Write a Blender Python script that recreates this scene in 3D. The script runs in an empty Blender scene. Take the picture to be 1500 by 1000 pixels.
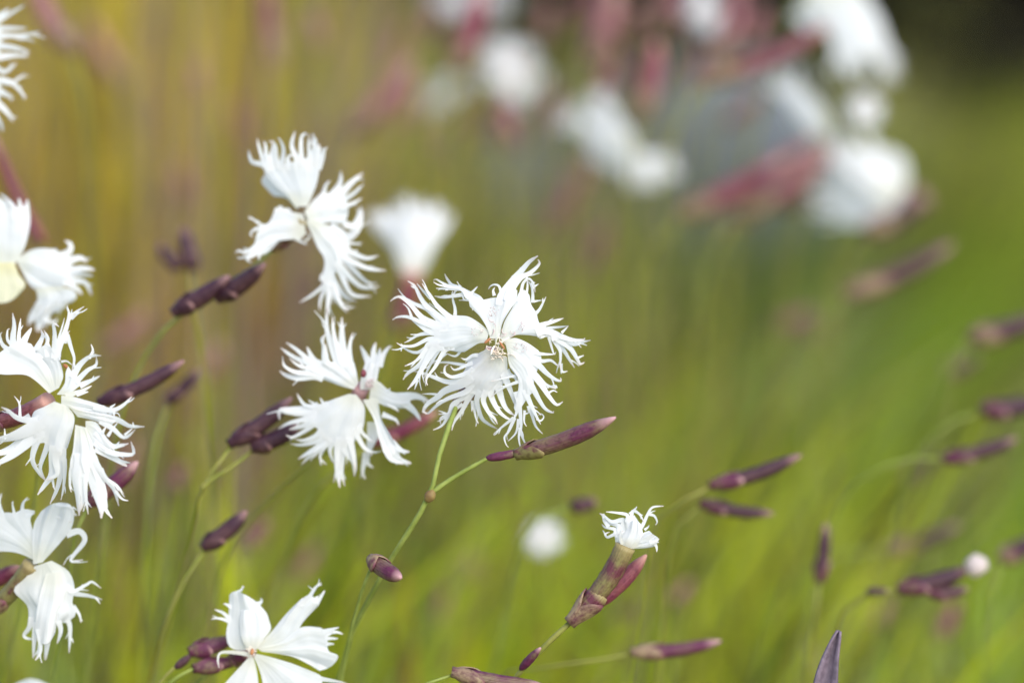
import bpy, bmesh, math, random
from mathutils import Vector, Matrix, noise
R_ = math.radians
scene = bpy.context.scene
COL = scene.collection

# ------------------------------------------------------------------ camera
PITCH = R_(12.0); S = 0.4; CAMH = 0.33
cam_d = bpy.data.cameras.new("camera"); cam = bpy.data.objects.new("camera", cam_d); COL.objects.link(cam)
cam_d.lens = 90; cam_d.sensor_width = 36; cam_d.clip_start = 0.02; cam_d.clip_end = 500
cam.location = (0, 0, CAMH); cam.rotation_euler = (R_(90) - PITCH, 0, 0)
cam_d.dof.use_dof = True; cam_d.dof.focus_distance = 0.400; cam_d.dof.aperture_fstop = 4.9
cam_d.dof.aperture_blades = 9
scene.camera = cam
FWD = Vector((0, math.cos(PITCH), -math.sin(PITCH))); RT = Vector((1, 0, 0)); UP = Vector((0, math.sin(PITCH), math.cos(PITCH)))
CAM = Vector((0, 0, CAMH))
def U(px, py, z):
    return CAM + z * (FWD + RT * ((px - 750) / 1500 * S) - UP * ((py - 500) / 1500 * S))

# ------------------------------------------------------------------ light
w = bpy.data.worlds.new("World"); scene.world = w; w.use_nodes = True
nt = w.node_tree; bgn = nt.nodes["Background"]
sky = nt.nodes.new("ShaderNodeTexSky"); sky.sky_type = 'NISHITA'; sky.sun_disc = False
SUN_EL, SUN_AZ = 44.0, 145.0          # azimuth measured from +Y towards +X
sky.sun_elevation = R_(SUN_EL); sky.sun_rotation = R_(SUN_AZ)
nt.links.new(sky.outputs[0], bgn.inputs[0]); bgn.inputs[1].default_value = 0.15
sd = bpy.data.lights.new("sun", 'SUN'); sd.energy = 2.0; sd.angle = R_(50); sd.color = (1, 0.955, 0.88)
sun = bpy.data.objects.new("sun", sd); COL.objects.link(sun)
d = Vector((math.sin(R_(SUN_AZ)) * math.cos(R_(SUN_EL)), math.cos(R_(SUN_AZ)) * math.cos(R_(SUN_EL)), math.sin(R_(SUN_EL))))
sun.rotation_euler = d.to_track_quat('Z', 'Y').to_euler()
vs = scene.view_settings; vs.view_transform = 'Standard'; vs.look = 'None'; vs.exposure = 0.88; vs.gamma = 1
scene.cycles.use_denoising = True
scene.cycles.max_bounces = 8; scene.cycles.transmission_bounces = 4; scene.cycles.transparent_max_bounces = 8

# ------------------------------------------------------------------ materials
def new_mat(name):
    m = bpy.data.materials.new(name); m.use_nodes = True
    t = m.node_tree; t.nodes.clear()
    return m, t, t.nodes, t.links
def ramp(ns, stops):
    r = ns.new("ShaderNodeValToRGB"); e = r.color_ramp.elements
    while len(e) < len(stops): e.new(0.5)
    for k, (p, c) in enumerate(stops): e[k].position = p; e[k].color = (*c, 1)
    return r
def petal_mat(name, base, throat, transl=0.45):
    m, t, ns, L = new_mat(name)
    out = ns.new("ShaderNodeOutputMaterial")
    at = ns.new("ShaderNodeAttribute"); at.attribute_name = "pt"
    sep = ns.new("ShaderNodeSeparateColor"); L.new(at.outputs["Color"], sep.inputs[0])
    r1 = ramp(ns, [(0.0, throat), (0.16, throat), (0.42, base), (1.0, base)])
    L.new(sep.outputs[0], r1.inputs[0])
    r2 = ramp(ns, [(0.0, (1, 1, 1)), (0.8, (1, 1, 1)), (1.0, (0.92, 0.8, 0.76))])
    L.new(sep.outputs[1], r2.inputs[0])
    mx = ns.new("ShaderNodeMix"); mx.data_type = 'RGBA'; mx.blend_type = 'MULTIPLY'; mx.inputs[0].default_value = 1
    L.new(r1.outputs[0], mx.inputs[6]); L.new(r2.outputs[0], mx.inputs[7])
    # fine veins running out along the petal (pigment a touch greyer between them) and a relief
    wv = ns.new("ShaderNodeMath"); wv.operation = 'MULTIPLY'; wv.inputs[1].default_value = 62.0
    L.new(sep.outputs[2], wv.inputs[0])
    nz = ns.new("ShaderNodeTexNoise"); nz.inputs["Scale"].default_value = 260; nz.inputs["Detail"].default_value = 3
    tc = ns.new("ShaderNodeTexCoord"); L.new(tc.outputs["Object"], nz.inputs["Vector"])
    ad = ns.new("ShaderNodeMath"); ad.operation = 'MULTIPLY_ADD'; ad.inputs[1].default_value = 5.0
    L.new(nz.outputs[0], ad.inputs[0]); L.new(wv.outputs[0], ad.inputs[2])
    sn = ns.new("ShaderNodeMath"); sn.operation = 'SINE'; L.new(ad.outputs[0], sn.inputs[0])
    bp = ns.new("ShaderNodeBump"); bp.inputs["Strength"].default_value = 0.10; bp.inputs["Distance"].default_value = 0.0002
    L.new(sn.outputs[0], bp.inputs["Height"])
    pb = ns.new("ShaderNodeBsdfPrincipled"); pb.inputs["Roughness"].default_value = 0.62; pb.inputs["Specular IOR Level"].default_value = 0.18
    L.new(mx.outputs[2], pb.inputs["Base Color"]); L.new(bp.outputs[0], pb.inputs["Normal"])
    tr = ns.new("ShaderNodeBsdfTranslucent"); L.new(mx.outputs[2], tr.inputs[0])
    ms = ns.new("ShaderNodeMixShader"); ms.inputs[0].default_value = transl
    L.new(pb.outputs[0], ms.inputs[1]); L.new(tr.outputs[0], ms.inputs[2]); L.new(ms.outputs[0], out.inputs[0])
    return m
PETAL = petal_mat("petal_white", (0.85, 0.845, 0.84), (0.80, 0.785, 0.70))
PETAL_CREAM = petal_mat("petal_cream", (0.84, 0.80, 0.58), (0.82, 0.76, 0.48))

def calyx_mat(name, dark, light, tip, scale=420, thr=(0.40, 0.62), rough=0.5):
    m, t, ns, L = new_mat(name)
    out = ns.new("ShaderNodeOutputMaterial")
    tc = ns.new("ShaderNodeTexCoord")
    at = ns.new("ShaderNodeAttribute"); at.attribute_name = "pt"
    sep = ns.new("ShaderNodeSeparateColor"); L.new(at.outputs["Color"], sep.inputs[0])
    cm = ns.new("ShaderNodeCombineXYZ")
    a = ns.new("ShaderNodeMath"); a.operation = 'MULTIPLY'; a.inputs[1].default_value = 2.2; L.new(sep.outputs[0], a.inputs[0])
    b = ns.new("ShaderNodeMath"); b.operation = 'MULTIPLY'; b.inputs[1].default_value = 2.6; L.new(sep.outputs[2], b.inputs[0])
    oi = ns.new("ShaderNodeObjectInfo")
    c2 = ns.new("ShaderNodeMath"); c2.operation = 'MULTIPLY'; c2.inputs[1].default_value = 40.0; L.new(oi.outputs["Random"], c2.inputs[0])
    L.new(a.outputs[0], cm.inputs[0]); L.new(b.outputs[0], cm.inputs[1]); L.new(c2.outputs[0], cm.inputs[2])
    nz = ns.new("ShaderNodeTexNoise"); nz.inputs["Scale"].default_value = 1.0; nz.inputs["Detail"].default_value = 5; nz.inputs["Roughness"].default_value = 0.6
    L.new(cm.outputs[0], nz.inputs["Vector"])
    r = ramp(ns, [(thr[0], dark), (thr[1], light)]); L.new(nz.outputs[0], r.inputs[0])
    # dark flecks
    n2 = ns.new("ShaderNodeTexNoise"); n2.inputs["Scale"].default_value = scale * 4; n2.inputs["Detail"].default_value = 4
    L.new(tc.outputs["Object"], n2.inputs["Vector"])
    r3 = ramp(ns, [(0.34, (0.55, 0.45, 0.5)), (0.5, (1, 1, 1))]); L.new(n2.outputs[0], r3.inputs[0])
    mu = ns.new("ShaderNodeMix"); mu.data_type = 'RGBA'; mu.blend_type = 'MULTIPLY'; mu.inputs[0].default_value = 0.8
    L.new(r.outputs[0], mu.inputs[6]); L.new(r3.outputs[0], mu.inputs[7])
    # pale tip
    r2 = ramp(ns, [(0.80, (0, 0, 0)), (0.99, (1, 1, 1))]); L.new(sep.outputs[0], r2.inputs[0])
    mx = ns.new("ShaderNodeMix"); mx.data_type = 'RGBA'; mx.inputs[7].default_value = (*tip, 1)
    L.new(r2.outputs[0], mx.inputs[0]); L.new(mu.outputs[2], mx.inputs[6])
    # ribs
    wv = ns.new("ShaderNodeMath"); wv.operation = 'MULTIPLY'; wv.inputs[1].default_value = 6.28318 * 22; L.new(sep.outputs[2], wv.inputs[0])
    sn = ns.new("ShaderNodeMath"); sn.operation = 'SINE'; L.new(wv.outputs[0], sn.inputs[0])
    bp = ns.new("ShaderNodeBump"); bp.inputs["Strength"].default_value = 0.25; bp.inputs["Distance"].default_value = 0.00015
    L.new(sn.outputs[0], bp.inputs["Height"])
    pb = ns.new("ShaderNodeBsdfPrincipled"); pb.inputs["Roughness"].default_value = rough; pb.inputs["Specular IOR Level"].default_value = 0.35
    L.new(mx.outputs[2], pb.inputs["Base Color"]); L.new(bp.outputs[0], pb.inputs["Normal"])
    L.new(pb.outputs[0], out.inputs[0])
    return m
PURPLE = calyx_mat("calyx_purple", (0.105, 0.018, 0.052), (0.19, 0.145, 0.065), (0.48, 0.27, 0.27), thr=(.45, .72))
DARK = calyx_mat("calyx_dark_purple", (0.042, 0.012, 0.024), (0.085, 0.036, 0.040), (0.30, 0.16, 0.15))
REDDISH = calyx_mat("calyx_red", (0.150, 0.022, 0.052), (0.24, 0.075, 0.075), (0.52, 0.27, 0.21))
PALE = calyx_mat("bract_pale", (0.12, 0.04, 0.05), (0.30, 0.21, 0.12), (0.16, 0.04, 0.07), thr=(0.36, 0.56))
GREENISH = calyx_mat("calyx_greenish", (0.12, 0.030, 0.045), (0.20, 0.17, 0.06), (0.28, 0.22, 0.09), thr=(0.40, 0.56))
DUSTY = calyx_mat("calyx_dusty_red", (0.14, 0.025, 0.055), (0.36, 0.19, 0.15), (0.42, 0.20, 0.17), thr=(.42, .66))
PINKPALE = calyx_mat("calyx_pink", (0.24, 0.075, 0.095), (0.30, 0.15, 0.125), (0.46, 0.28, 0.22))

def simple_mat(name, c1, c2, scale, rough=0.6, transl=0.0, detail=4):
    m, t, ns, L = new_mat(name)
    out = ns.new("ShaderNodeOutputMaterial"); tc = ns.new("ShaderNodeTexCoord")
    nz = ns.new("ShaderNodeTexNoise"); nz.inputs["Scale"].default_value = scale; nz.inputs["Detail"].default_value = detail
    L.new(tc.outputs["Object"], nz.inputs["Vector"])
    r = ramp(ns, [(0.35, c1), (0.65, c2)]); L.new(nz.outputs[0], r.inputs[0])
    pb = ns.new("ShaderNodeBsdfPrincipled"); pb.inputs["Roughness"].default_value = rough; pb.inputs["Specular IOR Level"].default_value = 0.3
    L.new(r.outputs[0], pb.inputs["Base Color"])
    bp = ns.new("ShaderNodeBump"); bp.inputs["Strength"].default_value = 0.3; bp.inputs["Distance"].default_value = 0.3 / scale
    L.new(nz.outputs[0], bp.inputs["Height"]); L.new(bp.outputs[0], pb.inputs["Normal"])
    if transl:
        tr = ns.new("ShaderNodeBsdfTranslucent"); L.new(r.outputs[0], tr.inputs[0])
        ms = ns.new("ShaderNodeMixShader"); ms.inputs[0].default_value = transl
        L.new(pb.outputs[0], ms.inputs[1]); L.new(tr.outputs[0], ms.inputs[2]); L.new(ms.outputs[0], out.inputs[0])
    else:
        L.new(pb.outputs[0], out.inputs[0])
    return m
STEM = simple_mat("stem_green", (0.17, 0.21, 0.035), (0.27, 0.31, 0.07), 300)
STEM_OLIVE = simple_mat("stem_olive", (0.19, 0.20, 0.035), (0.27, 0.25, 0.06), 300)
NODE = simple_mat("stem_node", (0.16, 0.09, 0.035), (0.26, 0.19, 0.06), 500)
ANTHER = simple_mat("anther_rust", (0.33, 0.12, 0.045), (0.48, 0.22, 0.10), 900)
ANTHER_DARK = simple_mat("anther_maroon", (0.16, 0.03, 0.05), (0.26, 0.08, 0.08), 900)
HAIR_BEIGE = simple_mat("throat_hair_beige", (0.70, 0.58, 0.46), (0.78, 0.69, 0.58), 900)
HAIR_MAUVE = simple_mat("throat_hair_mauve", (0.55, 0.40, 0.40), (0.72, 0.58, 0.56), 900)
STYLE = simple_mat("style_white", (0.84, 0.82, 0.7), (0.88, 0.86, 0.78), 900)
LEAFM = simple_mat("leaf_purple", (0.12, 0.09, 0.115), (0.20, 0.15, 0.19), 700, 0.5)
STONE = simple_mat("grey_stone", (0.075, 0.085, 0.09), (0.13, 0.14, 0.145), 14, 0.9)
SOIL = simple_mat("soil", (0.14, 0.13, 0.02), (0.24, 0.22, 0.03), 6, 1.0)

def grass_mat():
    m, t, ns, L = new_mat("grass_blades")
    out = ns.new("ShaderNodeOutputMaterial")
    at = ns.new("ShaderNodeAttribute"); at.attribute_name = "pt"
    tc = ns.new("ShaderNodeTexCoord")
    nz = ns.new("ShaderNodeTexNoise"); nz.inputs["Scale"].default_value = 60; L.new(tc.outputs["Object"], nz.inputs["Vector"])
    r = ramp(ns, [(0.3, (0.8, 0.8, 0.8)), (0.7, (1.15, 1.15, 1.15))]); L.new(nz.outputs[0], r.inputs[0])
    mx = ns.new("ShaderNodeMix"); mx.data_type = 'RGBA'; mx.blend_type = 'MULTIPLY'; mx.inputs[0].default_value = 1
    L.new(at.outputs["Color"], mx.inputs[6]); L.new(r.outputs[0], mx.inputs[7])
    pb = ns.new("ShaderNodeBsdfPrincipled"); pb.inputs["Roughness"].default_value = 0.55; pb.inputs["Specular IOR Level"].default_value = 0.12
    L.new(mx.outputs[2], pb.inputs["Base Color"])
    tr = ns.new("ShaderNodeBsdfTranslucent"); L.new(mx.outputs[2], tr.inputs[0])
    ms = ns.new("ShaderNodeMixShader"); ms.inputs[0].default_value = 0.4
    L.new(pb.outputs[0], ms.inputs[1]); L.new(tr.outputs[0], ms.inputs[2]); L.new(ms.outputs[0], out.inputs[0])
    return m
GRASS = grass_mat()

# ------------------------------------------------------------------ objects
def thing(name, label, cat, loc, group=None):
    o = bpy.data.objects.new(name, None); COL.objects.link(o); o.location = loc; o.empty_display_size = 0.01
    o["label"] = label; o["category"] = cat
    if group: o["group"] = group
    return o
def new_bm():
    bm = bmesh.new(); bm.verts.layers.float_color.new("pt"); return bm
def part(name, bm, mat, root=None, smooth=True, label=None):
    me = bpy.data.meshes.new(name)
    if root is not None:
        off = root.location.copy(); q = root
        while q.parent: q = q.parent; off = off + q.location
        for v in bm.verts: v.co -= off
    if smooth:
        for f in bm.faces: f.smooth = True
    bm.to_mesh(me); bm.free()
    me.materials.append(mat)
    o = bpy.data.objects.new(name, me); COL.objects.link(o)
    if root is not None: o.parent = root
    if label: o["label"] = label
    return o

def lerp_poly(pts, n):
    """n points along a smooth (Catmull-Rom) path, even in arc length; pts tuples of any dimension"""
    P = [Vector(p) for p in pts]
    if len(P) == 2:
        dense = [P[0].lerp(P[1], i / 20) for i in range(21)]
    else:
        dense = []
        for i in range(len(P) - 1):
            p0 = P[max(i - 1, 0)]; p1 = P[i]; p2 = P[i + 1]; p3 = P[min(i + 2, len(P) - 1)]
            for k in range(12):
                t = k / 12
                dense.append(0.5 * ((2 * p1) + (p2 - p0) * t + (2 * p0 - 5 * p1 + 4 * p2 - p3) * t * t + (3 * p1 - p0 - 3 * p2 + p3) * t ** 3))
        dense.append(P[-1])
    cum = [0]
    for a, b in zip(dense, dense[1:]): cum.append(cum[-1] + (b - a).length)
    tot = cum[-1] or 1; res = []; j = 0
    for i in range(n):
        s = tot * i / (n - 1)
        while j < len(cum) - 2 and cum[j + 1] < s: j += 1
        seg = cum[j + 1] - cum[j] or 1
        res.append(dense[j].lerp(dense[j + 1], min(1, (s - cum[j]) / seg)))
    return res

def sweep(bm, pts, radii, n=10, a0=0.0, a1=1.0, cap=True, ang=(0, 2 * math.pi)):
    """tube through world points; radii per point; pt = (along, 0, angle)"""
    lay = bm.verts.layers.float_color["pt"]
    N = len(pts); rings = []; full = abs(ang[1] - ang[0] - 2 * math.pi) < 1e-4
    T0 = (pts[1] - pts[0]).normalized()
    ref = Vector((0, -1, 0.2)) if abs(T0.y) < 0.9 else Vector((1, 0, 0))
    nrm = (ref - T0 * ref.dot(T0)).normalized()
    for i in range(N):
        T = (pts[min(i + 1, N - 1)] - pts[max(i - 1, 0)]).normalized()
        nrm = (nrm - T * nrm.dot(T)).normalized(); bn = T.cross(nrm)
        ring = []
        for k in range(n if full else n + 1):
            th = ang[0] + (ang[1] - ang[0]) * k / n
            v = bm.verts.new(pts[i] + (nrm * math.cos(th) + bn * math.sin(th)) * radii[i])
            v[lay] = (a0 + (a1 - a0) * i / (N - 1), 0, (1 - abs(2 * k / n - 1)) * 0.5, 1); ring.append(v)
        rings.append(ring)
    for i in range(N - 1):
        m = len(rings[i])
        for k in range(m if full else m - 1):
            bm.faces.new((rings[i][k], rings[i][(k + 1) % m], rings[i + 1][(k + 1) % m], rings[i + 1][k]))
    if cap and full:
        for ring in (rings[0][::-1], rings[-1]):
            try: bm.faces.new(ring)
            except ValueError: pass
    return rings

# ------------------------------------------------------------------ petals
CROPS = dict(A=(570, 390, 7.143), B=(680, 370, 5.884), C=(580, 500, 6.25), D=(720, 480, 5.553), E=(0, 440, 6.251), F=(0, 580, 5.265),
             G=(0, 710, 3.706), H=(300, 840, 6.25), I=(340, 180, 6.522), J=(340, 290, 5.557), K=(400, 455, 6.25), L=(400, 560, 6.25),
             M=(0, 270, 4.547), N=(0, 0, 4.55), O=(860, 730, 8.333), X=(0, 0, 1))
def cx(c, pts):
    x0, y0, s = CROPS[c]
    return [(x0 + x / s, y0 + y / s) for x, y in pts]

def make_petal(Lp, Rp, Ep, strands, mp, dep, seed=0, rows=16, cols=22, auto=0, al=1.0):
    """petal sheet inside the outline L (left side), R (right side), E (outer edge) with fringe strands.
    mp maps (x, y, depth) to world; dep = (d0, slope, curl, cup, ripple, k)"""
    rnd = random.Random(seed); bm = new_bm(); lay = bm.verts.layers.float_color["pt"]
    d0, slope, curl, cup, rip, kk = dep; rip *= .6; curl *= .8; ph = rnd.uniform(0, 6.28)
    if len(strands) >= 8:
        bc = (Vector(Lp[0]) + Vector(Rp[0])) * .5; far = max((Vector(p) - bc).length for p in Ep)
        def pull(p):
            v = Vector(p) - bc; return tuple(bc + v * (1 - .15 * min(1, v.length / far)))
        Lp = [Lp[0]] + [pull(p) for p in Lp[1:]]; Rp = [Rp[0]] + [pull(p) for p in Rp[1:]]; Ep = [pull(p) for p in Ep]
        st2 = []
        for pts, wd in strands:
            v = bc - Vector(pts[0])
            if wd >= 6: pts = [tuple(Vector(pts[0]) + v.normalized() * min(v.length * .22, 15))] + list(pts)
            st2.append((pts, wd))
        strands = st2
    Lq = lerp_poly(Lp, rows); Rq = lerp_poly(Rp, rows); Eq = lerp_poly(Ep, cols)
    B0, B1 = Lq[0], Rq[0]
    def dfun(s, t):
        return d0 + slope * t + curl * t * t + cup * (2 * s - 1) ** 2 * t + rip * math.sin(6.283 * kk * s + ph) * t + 0.35 * rip * math.sin(6.283 * (kk * 2.3) * s + 2 * ph + 2 * t) * t
    grid = []; info = []
    for i in range(rows):
        t = i / (rows - 1); row = []
        for j in range(cols):
            s = j / (cols - 1)
            bot = B0.lerp(B1, s)
            c = (Lq[i] * (1 - s) + Rq[i] * s) + (bot * (1 - t) + Eq[j] * t) - (Lq[0] * (1 - s) * (1 - t) + Rq[0] * s * (1 - t) + Eq[0] * (1 - s) * t + Eq[-1] * s * t)
            dd = dfun(s, t) + 0.6 * noise.noise(Vector((c.x * .06, c.y * .06, seed * 3.1)))* (1 + abs(rip))
            v = bm.verts.new(mp(c.x, c.y, dd)); v[lay] = (t, 0, s, 1); row.append(v); info.append((c, dd, s, t))
        grid.append(row)
    for i in range(rows - 1):
        for j in range(cols - 1):
            bm.faces.new((grid[i][j], grid[i][j + 1], grid[i + 1][j + 1], grid[i + 1][j]))
    st = list(strands)
    if auto:
        cen = (B0 + B1) * 0.5
        for k in range(auto):
            s = (k + rnd.uniform(0.2, 0.8)) / auto
            p = Eq[min(cols - 1, int(s * (cols - 1)))]; dr = (p - cen); ln = dr.length; dr.normalize()
            per = Vector((-dr.y, dr.x)); p = p - dr * ln * 0.08
            l2 = ln * rnd.uniform(0.35, 0.75) * al; b = rnd.uniform(-.3, .3)
            pts = [tuple(p), tuple(p + dr * l2 * 0.5 + per * l2 * b * 0.2), tuple(p + dr * l2 + per * l2 * b)]
            st.append((pts, rnd.uniform(5.5, 9)))
            if rnd.random() < 0.6:
                q = p + dr * l2 * 0.45 + per * l2 * b * 0.2; b2 = b + rnd.choice((-.5, .5))
                st.append(([tuple(q), tuple(q + dr * l2 * .3 + per * l2 * b2 * .3), tuple(q + dr * l2 * .5 + per * l2 * b2 * .7)], 4))
    for pts, wd in list(strands):                 # feathery side threads
        q = lerp_poly(pts, 12); ln = sum((b - a).length for a, b in zip(q, q[1:]))
        if wd < 5 or ln < 18: continue
        for k in range(rnd.choice((0, 1, 1, 2))):
            i = rnd.randint(4, 9); tg = (q[i + 1] - q[i - 1]).normalized(); pr = Vector((-tg.y, tg.x)) * rnd.choice((-1, 1))
            l2 = ln * rnd.uniform(.14, .3); a_ = rnd.uniform(.25, .7); b_ = a_ + rnd.uniform(-.5, .5)
            st.append(([tuple(q[i]), tuple(q[i] + (tg + pr * a_).normalized() * l2 * .55), tuple(q[i] + (tg + pr * a_).normalized() * l2 * .55 + (tg + pr * b_).normalized() * l2 * .5)], rnd.uniform(2, 3.2)))
    plen = max(20, (Eq[cols // 2] - (B0 + B1) * 0.5).length)
    ends = []
    for pts, wd in st:
        n = max(8, 4 * len(pts)); q = lerp_poly(pts, n)
        best = min(info, key=lambda f: (f[0] - q[0]).length_squared); dbase = best[1] - 0.2; g_ = (slope + 2 * curl * best[3] + cup * (2 * best[2] - 1) ** 2) / plen
        dist = (best[0] - q[0]).length
        if dist > 7:                       # root sits on another strand: take that one's depth
            for (c, dd) in ends:
                if (c - q[0]).length < dist: dist = (c - q[0]).length; dbase = dd - 0.2
        length = sum((b - a).length for a, b in zip(q, q[1:]))
        c1 = rnd.uniform(-0.20, 0.24) * length; c2 = rnd.uniform(-0.16, 0.16) * length; tw = rnd.uniform(-0.9, 0.9)
        rows_ = []
        for i in range(n):
            t = i / (n - 1)
            tg = (q[min(i + 1, n - 1)] - q[max(i - 1, 0)]).normalized(); pr = Vector((-tg.y, tg.x))
            wob = 1 + 0.16 * math.sin(9 * t + seed + wd * 7 + n)
            hw = 0.52 * wd * ((1 - t) ** 0.85 * 0.80 + 0.20) * (0.9 + 0.1 * wob) * (1.0 if t < 0.93 else 0.65)
            hw = max(hw, 0.6)
            dd = dbase + g_ * length * t * (1 - .4 * t) + c1 * t * t + c2 * math.sin(3.14 * t) * t * 0.5
            tilt = tw * t
            ends.append((q[i], dd))
            rr = []
            for sgn in (-1, -0.45, 0.45, 1):
                v = bm.verts.new(mp(q[i].x + pr.x * hw * sgn, q[i].y + pr.y * hw * sgn, dd + tilt * hw * sgn + (0.35 * hw * abs(sgn) * t)))
                v[lay] = (min(1, best[3] + t * 0.3), t, best[2] + 0.02 * sgn, 1); rr.append(v)
            rows_.append(rr)
        for i in range(n - 1):
            for k in range(3):
                bm.faces.new((rows_[i][k], rows_[i][k + 1], rows_[i + 1][k + 1], rows_[i + 1][k]))
    bmesh.ops.recalc_face_normals(bm, faces=bm.faces)
    return bm

def px_map(z0):
    k = S / 1500 * z0
    return lambda x, y, dd: U(x, y, z0 + dd * k)

def hairs(spots, mp, count, size, seed, dd=-3, wpx=0.7):
    rnd = random.Random(seed); bm = new_bm()
    for (x, y, rx, ry) in spots:
        for k in range(count):
            a = rnd.uniform(0, 6.28); r = math.sqrt(rnd.random())
            p = Vector((x + rx * r * math.cos(a), y + ry * r * math.sin(a))); b = rnd.uniform(0, 6.28); l = size * rnd.uniform(.5, 1.2)
            pts = []
            for i in range(4):
                t = i / 3; pts.append(mp(p.x + math.cos(b + t * 1.2) * l * t, p.y + math.sin(b + t * 1.2) * l * t, dd - 2.2 * math.sin(t * 2.2)))
            rr = (pts[0] - mp(p.x + wpx, p.y, dd)).length * 0.0 + wpx * S / 1500 * 0.4
            sweep(bm, pts, [rr, rr, rr * .9, rr * .5], 4)
    return bm
def blob(px, py, z, rx, ry, ang, seed=0):
    bm = new_bm(); bmesh.ops.create_icosphere(bm, subdivisions=3, radius=1)
    k = S / 1500 * z; c = U(px, py, z)
    for v in bm.verts:
        f = 1 + 0.25 * noise.noise(v.co * 1.7 + Vector((seed, 0, 0)))
        x, y, zz = v.co * f; X = x * rx * math.cos(ang) - y * ry * math.sin(ang); Y = x * rx * math.sin(ang) + y * ry * math.cos(ang)
        v.co = c + (RT * X - UP * Y + FWD * zz * min(rx, ry)) * k
    return bm

# ------------------------------------------------------------------ stems and buds
def stem_path(pts, to_ground=True):
    """pts: (px, py, z) list from the top down; carried on to the ground"""
    P = [U(*p) for p in pts]
    if to_ground and P[-1].z > 0.01:
        a = P[-1]; dr = (P[-1] - P[-2]).normalized() if len(P) > 1 else Vector((0, 0, -1))
        h = a.z; dx = max(-0.6, min(0.6, dr.x / max(0.25, -dr.z))); dy = max(-.3, min(.3, dr.y / max(.25, -dr.z)))
        P += [a + Vector((dx * h * 0.35, dy * h * .3, -h * 0.4)), a + Vector((dx * h * 0.5, dy * h * .4, -h * 0.75)), a + Vector((dx * h * 0.52, dy * h * .45, -h - 0.003))]
    n = max(14, 5 * len(P))
    return lerp_poly(P, n)
def stem(root, pts, wpx, mat=STEM, to_ground=True, name="stem"):
    P = stem_path(pts, to_ground); k = S / 1500 * pts[0][2] * 0.5
    n = len(P); bm = new_bm()
    sweep(bm, P, [wpx * k * (0.85 + 0.4 * i / n + 0.06 * math.sin(i * 1.7)) for i in range(n)], 8)
    return part(name, bm, mat, root)
def node(root, px, py, z, wpx, L=9, ang=2.2):
    a = U(px + math.cos(ang) * -L, py + math.sin(ang) * -L, z); b = U(px + math.cos(ang) * L, py + math.sin(ang) * L, z); k = S / 1500 * z * .5
    bm = new_bm(); P = [a.lerp(b, i / 6) for i in range(7)]
    sweep(bm, P, [wpx * k * f for f in (.55, .8, 1.05, 1.15, 1.1, .8, .55)], 10)
    return part("stem_node", bm, NODE, root)
PROF_BUD = [(0, .45), (.06, .75), (.18, .95), (.35, 1.0), (.55, 1.0), (.7, .92), (.82, .74), (.92, .46), (1, .12)]
PROF_TUBE = [(0, .5), (.08, .8), (.25, .95), (.5, 1), (.75, .98), (.92, .98), (1, 1.02)]
PROF_FAT = [(0, .4), (.1, .8), (.3, 1.05), (.55, 1.0), (.75, .8), (.9, .5), (1, .2)]
def pro(prof, t):
    for (a, ra), (b, rb) in zip(prof, prof[1:]):
        if t <= b: return ra + (rb - ra) * (t - a) / (b - a)
    return prof[-1][1]
def calyx(root, base, tip, wpx, mat=PURPLE, prof=PROF_BUD, name="calyx", bend=0.04, bracts=2, bmat=None, blen=0.36, seg=14, parent_bracts=True):
    """base, tip: (px, py, z)"""
    rnd = random.Random(int(base[0] * 7 + tip[1] * 3))
    A = U(*base); B = U(*tip); ax = B - A; side = Vector((0, 0, 1)).cross(ax); side = side.normalized() if side.length > 1e-6 else Vector((1, 0, 0))
    upv = ax.cross(side).normalized(); n = 18
    def axis(t): return A + ax * t - upv * (ax.length * bend * math.sin(math.pi * t))
    k = S / 1500 * base[2] * 0.5; P = [axis(i / (n - 1)) for i in range(n)]
    rad = [wpx * k * pro(prof, i / (n - 1)) * (1 + rnd.uniform(-.03, .03)) for i in range(n)]
    bm = new_bm(); sweep(bm, P, rad, seg)
    o = part(name, bm, mat, root)
    for b in range(bracts):
        # a scale wrapped half round the calyx base, pointed towards the tip
        bb = new_bm(); lay = bb.verts.layers.float_color["pt"]; T = ax.normalized()
        ref = Vector((0, -1, 0.3)); nr = (ref - T * ref.dot(T)).normalized(); bn = T.cross(nr)
        c0 = rnd.uniform(-.5, .5) + b * (2 * math.pi / bracts) + (0.6 if bracts > 1 else 0); ln = blen * rnd.uniform(.85, 1.1); m = 9
        grid = []
        for i in range(8):
            t = i / 7; tt = -0.05 + (ln + .05) * t; half = 1.75 * (1 - t ** 2.2) ** 0.8 + 0.05
            row = []
            for j in range(m):
                s = j / (m - 1) * 2 - 1; th = c0 + s * half
                rr = wpx * k * (max(pro(prof, max(0, tt)), .5) * (1.05 + .03 * b) + 0.04 * math.sin(t * 3.1) + 0.02)
                v = bb.verts.new(axis(tt) + (nr * math.cos(th) + bn * math.sin(th)) * rr); v[lay] = (t, 0, (s + 1) / 2, 1); row.append(v)
            grid.append(row)
        for i in range(7):
            for j in range(m - 1): bb.faces.new((grid[i][j], grid[i][j + 1], grid[i + 1][j + 1], grid[i + 1][j]))
        sol = part("bract", bb, bmat or PALE, root)
        md = sol.modifiers.new("thickness", 'SOLIDIFY'); md.thickness = 0.00018; md.offset = 1
    return o

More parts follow.
